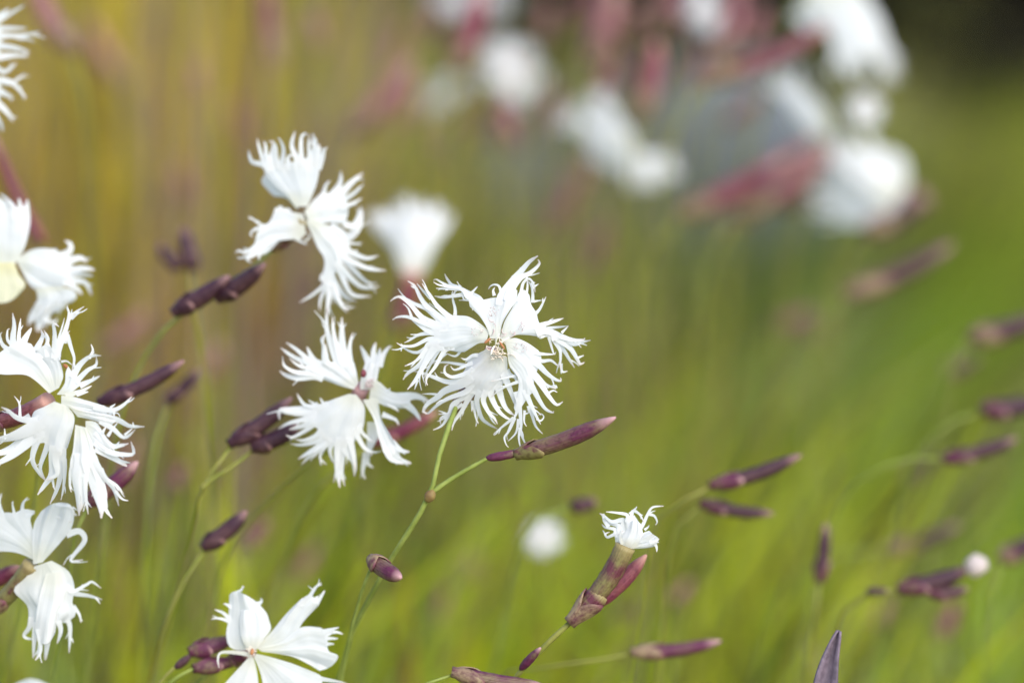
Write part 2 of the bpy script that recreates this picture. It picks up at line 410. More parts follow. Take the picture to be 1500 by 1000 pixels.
def bud_stalk(label, buds, stems, z, mat=PURPLE, bmat=None, name="bud_stalk", cat="flower bud", group=None, wstem=5, smat=STEM):
    """buds: (bx, by, tx, ty, w[, dz tip]); stems: lists of (px,py[,dz])"""
    st0 = stems[0]; P = stem_path([(p[0], p[1], z + (p[2] if len(p) > 2 else 0)) for p in st0])
    root = thing(name, label, cat, P[-1], group)
    for b in buds:
        dz = b[5] if len(b) > 5 else 0
        if len(buds) > 1 or True:
            calyx(root, (b[0], b[1], z), (b[2], b[3], z + dz), b[4], mat, PROF_BUD, "calyx", 0.04, 2, bmat)
    for i, s in enumerate(stems):
        stem(root, [(p[0], p[1], z + (p[2] if len(p) > 2 else 0)) for p in s], wstem, smat, i == 0, "stem" if i == 0 else "side_stem")
    return root
FG = "white fringed flowers"
BG = "purple flower buds on thin stalks"

#=================================================================== NEAR FLOWERS
def flower(name, label, z0, petals, stem_pts, cal=None, seed=1, wstem=6, smat=STEM, cmat=PURPLE, group=None):
    P = stem_path(stem_pts); root = thing(name, label, "flower", P[-1], group or FG)
    mp = px_map(z0)
    for i, pt in enumerate(petals):
        c = pt['c']; d = pt.get('d', (0, 0, 15, 4, 2, 3))
        bm = make_petal(cx(c, pt['L']), cx(c, pt['R']), cx(c, pt['E']), [(cx(s[0], s[2:]), s[1]) for s in pt['s']], mp, d, seed * 17 + i, auto=pt.get('auto', 0), al=pt.get('al', 1.0))
        part("petal", bm, pt.get('m', PETAL), root)
    stem(root, stem_pts, wstem, smat)
    if cal: calyx(root, cal[0], cal[1], cal[2], cmat, PROF_TUBE)
    return root, mp

# ---- the sharp flower in the middle
Z1 = 0.400
hero = [
 dict(c='B', d=(4, 2, 14, -7, 2.5, 2), L=[(225, 740), (190, 640), (120, 530), (20, 430)], R=[(310, 740), (330, 610), (400, 480), (470, 380)],
  E=[(20, 430), (10, 320), (130, 365), (240, 345), (340, 330), (420, 230), (490, 250), (470, 380)],
  s=[('A', 10, (940, 340), (830, 280), (720, 220), (650, 190), (600, 120), (583, 80)), ('A', 7, (780, 250), (680, 230), (560, 175), (490, 135), (465, 150)),
   ('A', 6, (760, 240), (620, 215), (520, 195), (465, 165)), ('A', 5, (740, 240), (600, 235), (490, 230)), ('A', 9, (930, 370), (800, 300), (680, 310), (560, 325), (475, 310)),
   ('A', 3.5, (870, 350), (790, 350), (765, 290), (760, 230)), ('A', 6, (950, 440), (850, 360), (730, 355)), ('A', 4, (900, 400), (870, 460)), ('A', 5, (840, 300), (880, 260), (925, 210)),
   ('B', 5, (260, 370), (250, 325), (265, 300)), ('B', 4.5, (320, 350), (300, 290), (260, 275), (225, 290), (210, 315)),
   ('B', 15, (330, 370), (420, 240), (490, 160), (560, 80), (635, 28)), ('B', 12, (400, 330), (480, 220), (560, 180), (630, 120), (650, 85), (635, 60)),
   ('B', 3, (455, 195), (405, 203)), ('B', 3, (490, 165), (480, 125))]),
 dict(c='B', d=(4, 0, 12, 6, 2.5, 2), L=[(310, 740), (340, 620), (410, 520), (470, 400)], R=[(360, 780), (430, 715), (530, 705), (640, 715), (720, 735)],
  E=[(470, 400), (480, 300), (540, 240), (600, 300), (610, 400), (660, 490), (672, 560), (700, 605), (760, 640), (760, 700), (720, 735)],
  s=[('B', 6, (490, 340), (510, 260), (560, 225), (600, 280), (610, 340)), ('B', 6, (520, 420), (545, 300), (540, 220)), ('B', 5, (590, 430), (590, 340), (570, 270), (530, 230)),
   ('B', 3, (590, 290), (605, 255)), ('B', 4, (590, 300), (640, 270)), ('B', 3.5, (600, 420), (670, 410)), ('B', 6, (640, 500), (680, 430), (705, 380)),
   ('B', 9, (680, 620), (780, 590), (855, 565)), ('B', 6, (730, 650), (830, 640), (900, 630)), ('B', 4, (840, 690), (870, 660), (895, 635)),
   ('B', 12, (700, 670), (860, 730), (950, 755), (1030, 750), (1040, 735)), ('B', 9, (840, 730), (940, 790), (1020, 770), (1090, 755)),
   ('B', 13, (700, 680), (830, 760), (920, 830), (975, 920), (1000, 960), (1035, 945)), ('B', 4, (970, 910), (1030, 885)),
   ('B', 10, (740, 700), (850, 830), (900, 910), (950, 990)), ('B', 8, (730, 710), (820, 830), (830, 900), (828, 960), (835, 1010)), ('D', 5, (565, 290), (575, 355), (618, 352)),
   ('B', 4.5, (730, 730), (755, 820), (775, 875), (790, 855))]),
 dict(c='D', d=(3, -4, 14, 6, 2.5, 2), L=[(110, 110), (190, 80), (300, 120), (400, 185)], R=[(130, 200), (150, 320), (230, 430), (225, 560), (195, 690)],
  E=[(400, 185), (430, 250), (400, 350), (370, 440), (370, 560), (320, 620), (290, 680), (240, 760), (195, 760), (195, 690)],
  s=[('D', 6, (390, 210), (450, 215), (520, 215)), ('D', 7, (410, 270), (480, 265), (530, 300), (550, 320)), ('D', 10, (380, 300), (450, 370), (520, 420), (565, 430), (560, 405)),
   ('D', 8, (380, 400), (440, 460), (500, 485), (525, 500)), ('D', 11, (360, 400), (430, 500), (470, 560), (530, 625), (580, 600)), ('D', 4, (450, 540), (500, 510), (535, 525)), ('D', 4, (525, 490), (515, 470), (440, 490)),
   ('D', 10, (330, 480), (390, 590), (440, 660), (500, 690), (505, 675)), ('D', 9, (300, 580), (350, 690), (400, 785)), ('D', 6, (330, 710), (360, 800), (415, 860)), ('D', 3, (365, 740), (400, 755), (425, 725), (405, 698), (380, 710)),
   ('D', 7, (230, 650), (240, 780), (240, 860), (290, 970)), ('D', 4, (232, 810), (222, 900), (240, 990)), ('D', 4.5, (220, 740), (200, 850), (135, 920)), ('D', 5, (190, 730), (140, 840), (105, 890), (120, 950), (138, 970)),
   ('D', 3, (165, 770), (125, 860), (130, 910)), ('D', 5, (180, 730), (80, 810), (15, 865)), ('D', 8, (215, 600), (200, 700), (160, 760)), ('D', 4, (270, 670), (265, 760), (285, 800)), ('D', 3, (260, 700), (300, 690), (290, 660)),
   ('D', 5, (240, 430), (130, 470), (60, 510), (0, 560)), ('D', 4, (215, 385), (120, 405), (0, 435))]),
 dict(c='C', d=(6, 4, 16, 8, 3, 2.5), L=[(830, 70), (740, 110), (630, 165)], R=[(1020, 150), (1025, 260), (1005, 380), (950, 480)],
  E=[(630, 165), (620, 230), (570, 310), (500, 390), (580, 460), (620, 540), (690, 545), (740, 580), (840, 560), (900, 510), (950, 480)],
  s=[('C', 6, (700, 130), (640, 165), (595, 150)), ('C', 5, (640, 220), (560, 205), (440, 190), (320, 205)), ('C', 6, (640, 220), (540, 260), (500, 225)), ('C', 8, (650, 290), (520, 325), (450, 290), (450, 230), (480, 210)),
   ('C', 10, (620, 350), (480, 370), (330, 320), (220, 280), (170, 275)), ('C', 14, (620, 380), (450, 450), (380, 510), (290, 570), (250, 640), (290, 655)), ('C', 4, (410, 490), (330, 480), (240, 480)),
   ('C', 9, (640, 460), (480, 520), (380, 580), (290, 660), (255, 645)), ('C', 8, (630, 510), (520, 570), (480, 660), (410, 700), (410, 760)), ('C', 5, (610, 570), (500, 650), (390, 665)), ('C', 7, (510, 620), (430, 760), (340, 810)),
   ('C', 9, (660, 530), (600, 640), (530, 740), (512, 815)), ('C', 5, (700, 540), (695, 640)), ('C', 5, (710, 560), (730, 690), (755, 750)), ('C', 9, (740, 540), (780, 690), (840, 750), (930, 800)),
   ('C', 9, (800, 540), (850, 650), (900, 700), (930, 755)), ('C', 4, (840, 640), (880, 720), (915, 760)), ('C', 10, (870, 490), (930, 620), (1000, 690), (1070, 720)), ('C', 12, (940, 430), (1000, 600), (1090, 680)), ('C', 11, (1000, 330), (1060, 480), (1100, 600)), ('C', 8, (1040, 300), (1090, 330), (1110, 380))]),
 dict(c='A', d=(5, 4, 12, 7, 2.5, 2.5), L=[(1050, 690), (960, 600), (820, 510), (700, 490), (570, 480)], R=[(1010, 800), (930, 810), (830, 870), (760, 910), (700, 890)],
  E=[(570, 480), (500, 560), (460, 640), (390, 670), (370, 760), (420, 870), (540, 890), (640, 900), (700, 890)],
  s=[('A', 5, (690, 510), (690, 440), (665, 330), (690, 250)), ('A', 9, (620, 520), (500, 410), (420, 290), (345, 180)), ('A', 5, (440, 340), (350, 250), (290, 180)), ('A', 11, (580, 570), (400, 420), (330, 330), (265, 205), (195, 155)), ('A', 3, (265, 225), (225, 205)),
   ('A', 9, (540, 570), (400, 450), (260, 390), (130, 320), (60, 330), (15, 365)), ('A', 12, (520, 620), (350, 540), (240, 420), (160, 350), (100, 325)), ('A', 4, (235, 530), (200, 440), (145, 390)),
   ('A', 9, (490, 640), (350, 590), (200, 530), (90, 530), (35, 560)), ('A', 10, (420, 680), (300, 600), (220, 540)), ('A', 7, (410, 700), (300, 720), (220, 770), (160, 800)), ('A', 7, (410, 760), (260, 830), (140, 830), (80, 800)),
   ('A', 7, (410, 840), (300, 900), (200, 880), (100, 810)), ('A', 3, (160, 840), (90, 870), (25, 870)), ('A', 3, (130, 850), (125, 890)), ('C', 8, (300, 20), (260, 90), (180, 180), (80, 225)), ('C', 12, (320, 50), (230, 200), (110, 290), (65, 350)), ('C', 12, (350, 70), (250, 230), (180, 350), (105, 440)),
   ('C', 4, (200, 350), (170, 440)), ('C', 7, (400, 70), (300, 240), (250, 350)), ('C', 8, (450, 80), (360, 230), (280, 340), (290, 400)), ('C', 4, (460, 110), (380, 170), (300, 200)), ('A', 4, (745, 890), (690, 940), (600, 910))]),
]
h_root, hmp = flower("fringed_flower", "sharp open white flower at the middle, its stem carrying one side bud", Z1, hero,
    [(668, 596, Z1 + .004), (652, 640, Z1), (640, 680, Z1), (630, 724, Z1), (600, 776, Z1 + .002), (565, 832, Z1 + .006), (520, 920, Z1 + .013), (495, 1000, Z1 + .02)],
    ((668, 596, Z1 + .006), (722, 512, Z1 + .002), 22), 1, 8.5)
part("throat_hairs", hairs([(727, 508, 12, 9), (732, 520, 15, 8)], hmp, 24, 8, 3, 0.8, 0.8), HAIR_BEIGE, h_root)
part("petal_spots", hairs([(723, 456, 9, 7), (763, 477, 7, 7), (700, 486, 10, 7), (762, 508, 9, 8)], hmp, 9, 4.0, 5, 2.2, 0.5), HAIR_MAUVE, h_root)
part("petal_spots", hairs([(722, 470, 2.5, 14), (745, 487, 14, 3)], hmp, 5, 9, 8, 3.6, 0.6), HAIR_MAUVE, h_root)
part("anther", blob(735.5, 506, Z1 - .0006, 6.5, 1.8, 0.95, 2), ANTHER, h_root)
part("anther", blob(714, 499, Z1 - .0003, 5.5, 2.2, -0.7, 4), ANTHER, h_root)
for a in ([(726, 505, 0), (727, 498, -5), (731, 489, -9)], [(724, 507, 0), (721, 512, -6), (719, 520, -9)], [(729, 505, 0), (738, 499, -3), (746, 494, -4)]):
    bm = new_bm(); sweep(bm, lerp_poly([hmp(*p) for p in a], 8), [0.00014] * 5 + [.00012, .0001, .00006], 6); part("style", bm, STYLE, h_root)
node(h_root, 630, 726, Z1, 15, 10, 2.1)
stem(h_root, [(716, 670, Z1), (680, 690, Z1), (648, 710, Z1), (630, 724, Z1)], 6.5, STEM, False, "side_stem")
calyx(h_root, (762, 664, Z1), (902, 611, Z1 - .004), 26, PURPLE, PROF_BUD, "calyx", 0.03, 2, GREENISH, 0.22)
calyx(h_root, (712, 671, Z1), (772, 659, Z1), 13, PURPLE, PROF_FAT, "bract", 0.02, 0)

# ---- upper left flower
Z2 = 0.418
f2 = [
 dict(c='I', d=(0, -6, -6, 6, 3, 2), L=[(600, 800), (520, 690), (380, 580), (260, 440), (250, 380)], R=[(720, 800), (770, 690), (820, 560), (850, 430), (870, 300)],
  E=[(250, 380), (330, 290), (480, 340), (600, 300), (740, 260), (870, 300)],
  s=[('I', 11, (300, 400), (190, 370), (155, 260)), ('I', 9, (310, 380), (260, 240), (240, 150)), ('I', 9, (330, 330), (320, 220), (300, 170)), ('I', 10, (370, 350), (400, 200), (350, 180)), ('I', 9, (480, 390), (490, 250), (450, 150), (430, 150)),
   ('I', 10, (420, 350), (415, 230), (380, 170)), ('I', 10, (620, 350), (570, 220), (600, 80)), ('I', 9, (660, 330), (660, 160), (680, 110), (740, 115)), ('I', 9, (740, 330), (730, 200), (740, 120)), ('I', 13, (780, 320), (790, 200), (770, 100)), ('I', 12, (820, 340), (830, 200)), ('I', 11, (855, 350), (880, 260), (910, 235)), ('I', 9, (530, 350), (560, 310), (590, 330))]),
 dict(c='I', d=(6, 10, 6, 5, 3, 1.5), L=[(620, 830), (520, 720), (400, 700), (340, 640)], R=[(660, 760), (600, 600), (480, 500)], E=[(340, 640), (280, 560), (340, 480), (480, 500)], s=[]),
 dict(c='I', d=(2, 4, 10, 5, 3, 2.5), L=[(690, 850), (740, 780), (800, 710), (880, 640)], R=[(720, 920), (830, 960), (960, 960), (1080, 980)],
  E=[(880, 640), (1000, 650), (1080, 640), (1160, 720), (1180, 850), (1130, 960), (1080, 980)],
  s=[('I', 8, (870, 680), (900, 590), (940, 550)), ('I', 13, (950, 700), (1030, 580), (1040, 460)), ('I', 15, (1000, 720), (1130, 580), (1250, 480)), ('I', 9, (1060, 740), (1180, 660), (1260, 580)), ('I', 8, (1130, 780), (1240, 720)), ('I', 10, (1160, 980), (1220, 850), (1230, 790)), ('I', 8, (1180, 1000), (1240, 880)),
   ('J', 14, (940, 320), (1030, 240), (1060, 90)), ('J', 9, (860, 250), (960, 310), (1010, 280))]),
 dict(c='J', d=(-2, -8, 14, 6, 3, 2), L=[(600, 190), (640, 280), (700, 420), (760, 520), (760, 640), (720, 740)], R=[(640, 170), (780, 220), (880, 260), (970, 340), (1000, 430)],
  E=[(720, 740), (780, 780), (850, 720), (890, 640), (950, 550), (1000, 430)],
  s=[('J', 7, (750, 700), (650, 790), (550, 850)), ('J', 8, (760, 720), (720, 830), (715, 920)), ('J', 10, (790, 730), (780, 880), (765, 1000)), ('J', 12, (800, 730), (880, 860), (940, 930)), ('J', 8, (850, 770), (900, 880), (970, 900)), ('J', 11, (830, 680), (920, 800), (1010, 840)), ('J', 10, (880, 600), (970, 780), (1130, 800)), ('J', 11, (900, 580), (1050, 720), (1200, 720)), ('J', 10, (930, 520), (1090, 680), (1180, 690)), ('J', 11, (930, 490), (1100, 570), (1250, 590)), ('J', 11, (960, 440), (1090, 490), (1190, 470)), ('J', 5, (985, 450), (1020, 420)), ('J', 6, (970, 370), (1060, 365))]),
 dict(c='J', d=(2, -4, -6, 8, 4, 3), L=[(580, 130), (480, 110), (410, 75), (330, 70)], R=[(600, 290), (540, 345), (430, 315), (330, 400)],
  E=[(330, 70), (280, 190), (160, 280), (120, 400), (60, 450), (140, 510), (240, 480), (330, 400)],
  s=[('J', 6, (250, 225), (180, 180), (135, 145)), ('J', 7, (200, 250), (150, 290), (170, 320)), ('J', 7, (110, 440), (50, 430), (25, 450)), ('J', 6, (110, 480), (40, 490)), ('J', 5, (140, 430), (90, 405)), ('J', 6, (520, 330), (590, 370), (615, 380)), ('J', 3.5, (590, 350), (630, 320), (610, 280)), ('J', 6, (220, 470), (225, 505)), ('J', 6, (120, 500), (160, 525)), ('J', 6, (440, 90), (480, 95)), ('J', 5, (380, 75), (415, 68))]),
]
r2, mp2 = flower("fringed_flower", "white fringed flower with one petal drooping left over a dark purple bud pair", Z2, f2,
    [(405, 362, Z2 + .006), (385, 378, Z2 + .008), (340, 420, Z2 + .010), (262, 462, Z2 + .013), (225, 505, Z2 + .015), (200, 545, Z2 + .017), (170, 640, Z2 + .02), (150, 800, Z2 + .03)], ((402, 362, Z2 + .005), (446, 322, Z2 + .001), 20), 2, 6, STEM, GREENISH)
calyx(r2, (322, 436, Z2 + .008), (388, 386, Z2 + .004), 27, DARK, PROF_FAT, "calyx", 0.03, 2, DARK)
calyx(r2, (258, 456, Z2 + .008), (336, 404, Z2 + .006), 27, DARK, PROF_FAT, "calyx", 0.03, 2, DARK)

# ---- middle left flower
Z3 = 0.411
f3 = [
 dict(c='K', d=(0, -4, 6, 5, 3, 3), L=[(740, 720), (620, 690), (480, 640), (320, 590)], R=[(780, 660), (765, 560), (740, 460)],
  E=[(320, 590), (250, 530), (330, 460), (450, 450), (560, 440), (640, 420), (740, 460)],
  s=[('K', 14, (380, 590), (230, 615), (120, 590), (60, 550)), ('K', 10, (360, 570), (200, 560), (100, 500), (90, 450)), ('K', 8, (400, 540), (250, 510), (150, 440)), ('K', 11, (350, 490), (200, 430), (70, 340)), ('K', 10, (360, 480), (220, 360), (120, 290)), ('K', 12, (370, 450), (310, 330)), ('K', 8, (470, 460), (460, 320), (440, 260), (470, 220)), ('K', 7, (500, 460), (480, 300)), ('K', 13, (590, 460), (530, 300), (490, 150), (495, -20)), ('K', 11, (620, 450), (560, 230), (540, 60)), ('K', 15, (650, 460), (630, 250), (630, 60)), ('K', 10, (705, 470), (700, 330), (730, 200))]),
 dict(c='K', d=(2, 2, 8, 5, 2, 2), L=[(800, 720), (800, 640), (830, 520), (860, 430)], R=[(930, 720), (950, 640), (965, 560), (985, 490)], E=[(860, 430), (920, 490), (960, 470), (985, 490)],
  s=[('K', 11, (880, 480), (830, 380), (800, 320)), ('K', 13, (930, 520), (920, 380), (940, 290)), ('K', 10, (955, 510), (970, 400), (980, 340)), ('K', 11, (970, 510), (1010, 400), (1070, 320))]),
 dict(c='K', d=(0, -6, 4, 6, 2, 1.5), L=[(900, 640), (970, 650), (1080, 740), (1220, 750)], R=[(880, 800), (1000, 860), (1100, 890), (1210, 890)], E=[(1220, 750), (1260, 820), (1210, 890)],
  s=[('K', 15, (1150, 800), (1300, 780), (1430, 830)), ('L', 13, (1170, 160), (1290, 260), (1350, 350)), ('L', 8, (1000, 290), (1120, 340), (1150, 390)), ('L', 7, (1050, 190), (1150, 260)), ('L', 5, (1050, 100), (1070, 50))]),
 dict(c='L', d=(0, -8, 0, -5, 2, 1.5), L=[(960, 140), (990, 330), (1050, 440), (1110, 540)], R=[(820, 160), (920, 330), (960, 480), (1010, 640)], E=[(1110, 540), (1130, 620), (1070, 690), (1010, 640)],
  s=[('L', 12, (1080, 550), (1170, 620), (1250, 635)), ('L', 14, (1090, 580), (1150, 700), (1265, 740)), ('L', 10, (1030, 600), (1080, 700), (1200, 745))]),
 dict(c='L', d=(14, 10, 4, 4, 2, 1.5), L=[(860, 360), (860, 480), (850, 700)], R=[(940, 360), (980, 460), (900, 620)], E=[(850, 700), (880, 690), (900, 620)], s=[('L', 8, (860, 650), (870, 740), (920, 780)), ('L', 9, (850, 640), (820, 820), (850, 880))]),
 dict(c='L', d=(-4, -14, 22, 10, 3, 2.5), L=[(690, 105), (560, 150), (450, 190), (320, 240)], R=[(760, 110), (840, 220), (845, 380), (830, 470)],
  E=[(320, 240), (270, 310), (290, 420), (390, 500), (410, 590), (560, 640), (700, 650), (770, 570), (830, 470)],
  s=[('L', 9, (440, 220), (300, 210), (240, 140), (220, 100)), ('L', 4, (460, 190), (430, 140)), ('L', 4, (400, 210), (320, 160)), ('L', 15, (340, 250), (150, 250), (60, 260), (60, 340)), ('L', 8, (320, 290), (140, 280), (60, 250), (120, 225)), ('L', 10, (320, 330), (150, 370), (50, 425)), ('L', 11, (320, 380), (150, 430)), ('L', 8, (310, 430), (180, 500), (120, 480)), ('L', 9, (390, 490), (280, 530), (200, 520)), ('L', 9, (420, 530), (260, 570), (160, 560)), ('L', 12, (450, 560), (330, 640), (230, 700)), ('L', 9, (470, 590), (330, 680), (260, 750)), ('L', 7, (460, 610), (430, 690), (490, 750)), ('L', 15, (600, 600), (590, 760), (610, 960)), ('L', 8, (590, 640), (580, 800), (555, 915)), ('L', 9, (650, 610), (630, 800), (655, 945)), ('L', 14, (660, 610), (740, 730), (745, 855)), ('L', 13, (700, 500), (740, 680), (750, 800)), ('L', 10, (770, 480), (840, 600), (910, 640), (890, 670)), ('L', 7, (810, 450), (880, 520), (930, 540)), ('L', 8, (520, 620), (540, 700), (560, 740))]),
]
r3, mp3 = flower("fringed_flower", "white flower just left of the sharp middle one, big lower petal fanned out", Z3, f3,
    [(497, 640, Z3 + .010), (478, 660, Z3 + .014), (440, 690, Z3 + .018), (395, 730, Z3 + .022), (330, 820, Z3 + .03), (290, 1000, Z3 + .04)], ((497, 640, Z3 + .009), (530, 566, Z3 + .002), 24), 3, 6, STEM_OLIVE)
part("anther", blob(532.5, 547, Z3 - .001, 4.5, 6.0, .1, 3), ANTHER_DARK, r3)
part("throat_hairs", hairs([(540, 562, 5, 7)], mp3, 22, 5, 4, -2, 0.9), HAIR_MAUVE, r3)

# ---- big left flower
Z4 = 0.396
f4 = [
 dict(c='E', d=(4, 6, -4, -8, 3, 2.5), L=[(450, 850), (330, 740), (210, 670), (0, 660), (-160, 640)], R=[(540, 800), (580, 700), (570, 600), (545, 520)],
  E=[(-160, 640), (-120, 450), (60, 330), (160, 330), (250, 330), (290, 430), (400, 360), (470, 400), (545, 520)],
  s=[('E', 11, (120, 370), (130, 230), (115, 115)), ('E', 8, (175, 370), (180, 250), (190, 165)), ('E', 15, (210, 400), (290, 250)), ('E', 13, (330, 470), (390, 330), (375, 270)), ('E', 8, (420, 430), (440, 350), (400, 270)), ('E', 6, (480, 500), (430, 370), (410, 290)), ('E', 10, (500, 450), (500, 300), (490, 210), (540, 240)),
   ('E', 5, (530, 500), (530, 380), (570, 240), (590, 160)), ('E', 10, (530, 470), (600, 270), (640, 150), (690, 110), (770, 55)), ('E', 5, (625, 190), (630, 110), (612, 45)), ('E', 4, (640, 160), (660, 80)), ('E', 4, (655, 170), (700, 130), (750, 100)), ('E', 6, (550, 430), (600, 310), (640, 280)), ('E', 8, (605, 300), (650, 430), (680, 540), (655, 650)),
   ('E', 6, (70, 360), (70, 270), (90, 260)), ('E', 8, (20, 400), (0, 320), (20, 290)), ('E', 3.5, (560, 560), (610, 555), (660, 590))]),
 dict(c='E', d=(0, -3, 4, 5, 1.5, 2), L=[(520, 860), (590, 760), (600, 660), (625, 600)], R=[(600, 865), (680, 820), (720, 790), (760, 765)], E=[(625, 600), (670, 670), (710, 720), (760, 765)],
  s=[('E', 11, (660, 710), (730, 590), (830, 510), (925, 505)), ('E', 5, (815, 530), (850, 460), (833, 400)), ('E', 9, (690, 750), (800, 640), (880, 590), (880, 510)), ('E', 9, (730, 780), (840, 730), (915, 690)), ('E', 9, (600, 870), (740, 830), (840, 780)), ('E', 7, (700, 860), (760, 845), (810, 835))]),
 dict(c='E', d=(-3, -8, 2, 5, 2, 2), L=[(560, 870), (650, 875), (780, 910), (960, 965)], R=[(560, 960), (680, 1000), (800, 1020), (950, 1050)], E=[(960, 965), (1000, 1010), (950, 1050)],
  s=[('F', 10, (720, 80), (860, 110), (950, 70), (1015, 5)), ('F', 4, (850, 90), (890, 60)), ('F', 4, (800, 150), (900, 130), (925, 160)), ('F', 4, (880, 110), (880, 160))]),
 dict(c='F', d=(-5, -12, 2, 4, 2, 2), L=[(520, 70), (650, 110), (760, 130), (850, 150)], R=[(600, 160), (700, 180), (760, 200), (850, 230)], E=[(850, 150), (890, 190), (850, 230)],
  s=[('F', 11, (760, 160), (900, 180), (1000, 230), (1115, 235)), ('F', 3, (1030, 240), (1025, 200)), ('F', 9, (770, 190), (870, 250), (960, 320), (1045, 255)), ('F', 5, (830, 310), (870, 250), (910, 200)), ('F', 4, (960, 300), (1020, 250)), ('F', 5, (790, 280), (815, 240))]),
 dict(c='F', d=(-6, -10, 4, 5, 2, 2), L=[(660, 190), (740, 200), (790, 270), (830, 330)], R=[(660, 260), (690, 340), (750, 420), (800, 450)], E=[(830, 330), (850, 400), (800, 450)],
  s=[('F', 13, (740, 270), (850, 380), (930, 380), (990, 365)), ('F', 4, (900, 380), (920, 350)), ('F', 11, (730, 350), (850, 430), (960, 450), (1030, 440), (1010, 350)), ('F', 15, (740, 390), (870, 470), (980, 540)), ('F', 5, (930, 500), (1005, 515))]),
 dict(c='F', d=(-4, -14, 26, 12, 4, 2), L=[(420, 40), (330, 85), (240, 130), (210, 260)], R=[(520, 80), (575, 150), (575, 250), (530, 440)],
  E=[(210, 260), (200, 350), (260, 410), (330, 400), (400, 490), (460, 540), (530, 440)],
  s=[('F', 12, (270, 190), (140, 170), (60, 110), (10, 85)), ('F', 6, (160, 170), (150, 60), (110, 0)), ('F', 22, (260, 240), (100, 310), (-60, 345)), ('F', 22, (250, 300), (80, 410), (-60, 450)), ('F', 18, (240, 330), (100, 450), (-60, 540)), ('F', 4, (40, 330), (35, 250)), ('F', 11, (280, 360), (250, 490), (300, 590), (350, 650)), ('F', 10, (360, 400), (310, 550), (350, 640)), ('F', 15, (410, 460), (400, 600), (340, 690), (290, 760)), ('F', 12, (480, 480), (460, 640), (430, 740), (385, 830)), ('F', 7, (500, 560), (490, 700), (470, 800)), ('F', 5, (400, 620), (420, 720)), ('F', 12, (430, 500), (440, 600), (360, 650))]),
 dict(c='F', d=(-8, -16, 14, 8, 4, 2), L=[(580, 220), (560, 420), (530, 560), (570, 680)], R=[(660, 240), (720, 380), (740, 470), (740, 560)], E=[(570, 680), (620, 660), (700, 640), (740, 560)],
  s=[('F', 15, (610, 500), (585, 640), (600, 760), (610, 920)), ('F', 15, (680, 500), (640, 640), (640, 800), (610, 900)), ('F', 9, (660, 600), (660, 760), (680, 910)), ('F', 22, (700, 540), (740, 720), (780, 870), (780, 940)), ('F', 15, (735, 540), (800, 740), (810, 860), (865, 940)), ('F', 5, (805, 740), (830, 860)), ('F', 11, (730, 500), (810, 630), (880, 720), (915, 845)), ('F', 8, (810, 630), (900, 690), (955, 755)), ('F', 5, (890, 730), (940, 790), (990, 805)), ('F', 7, (560, 560), (600, 545), (645, 550)), ('F', 7, (545, 600), (540, 690), (550, 740))]),
]
r4, mp4 = flower("fringed_flower", "large white flower at the left, long ragged petals hanging over a purple bud", Z4, f4,
    [(-10, 625, Z4 + .008), (-40, 650, Z4 + .012), (-80, 720, Z4 + .02), (-100, 850, Z4 + .03)], ((-20, 622, Z4 + .010), (72, 586, Z4 + .003), 26), 4, 6, STEM, REDDISH)
part("anther", blob(96, 536, Z4 + .001, 5, 3, .7, 3), ANTHER, r4)

# ---- flower above it, cut by the frame
Z5 = 0.420
f5 = [
 dict(c='M', d=(0, -4, 6, 6, 3, 2), L=[(-20, 520), (-110, 400), (-130, 260), (-120, 100)], R=[(100, 530), (160, 430), (200, 270), (195, 140)], E=[(-120, 100), (0, 90), (60, 150), (130, 150), (195, 140)],
  s=[('M', 8, (175, 170), (185, 100)), ('M', 9, (140, 180), (125, 90)), ('M', 9, (60, 220), (50, 110), (0, 60)), ('M', 9, (90, 230), (90, 150), (40, 90)), ('M', 9, (-20, 200), (-40, 60))]),
 dict(c='M', d=(0, -6, 12, 8, 3, 2), L=[(110, 500), (200, 440), (300, 425), (400, 450), (450, 490)], R=[(120, 530), (190, 660), (240, 700), (300, 690)], E=[(450, 490), (480, 570), (420, 680), (300, 690)],
  s=[('M', 14, (380, 490), (460, 450), (470, 400), (430, 375)), ('M', 15, (400, 530), (530, 490), (580, 520)), ('M', 14, (420, 580), (560, 560), (630, 570)), ('M', 10, (450, 600), (560, 600), (620, 610)), ('M', 12, (420, 650), (560, 650), (610, 740)), ('M', 7, (330, 450), (380, 430)), ('M', 9, (450, 660), (520, 700), (545, 735))]),
 dict(c='M', d=(4, 2, 10, 6, 4, 2), L=[(230, 680), (250, 760), (220, 860), (190, 920)], R=[(400, 680), (500, 710), (500, 770), (430, 800)], E=[(190, 920), (250, 900), (330, 830), (430, 800)],
  s=[('M', 14, (270, 800), (210, 880), (190, 940)), ('M', 25, (290, 800), (270, 900), (250, 980)), ('M', 14, (400, 780), (330, 840), (300, 960)), ('M', 8, (290, 900), (360, 920), (380, 890)), ('M', 9, (450, 760), (400, 830), (340, 850))]),
 dict(c='M', d=(-6, -6, 4, 10, 3, 1.5), m=PETAL_CREAM, L=[(-60, 520), (-120, 620), (-110, 720), (-60, 790)], R=[(95, 520), (125, 600), (168, 670), (115, 745)], E=[(-60, 790), (20, 790), (70, 775), (115, 745)], s=[]),
]
r5, mp5 = flower("fringed_flower", "white flower cut by the left edge with a pale yellow crumpled petal below its centre", Z5, f5,
    [(-20, 420, Z5 + .008), (-60, 480, Z5 + .014), (-110, 640, Z5 + .02), (-130, 850, Z5 + .03)], None, 5)

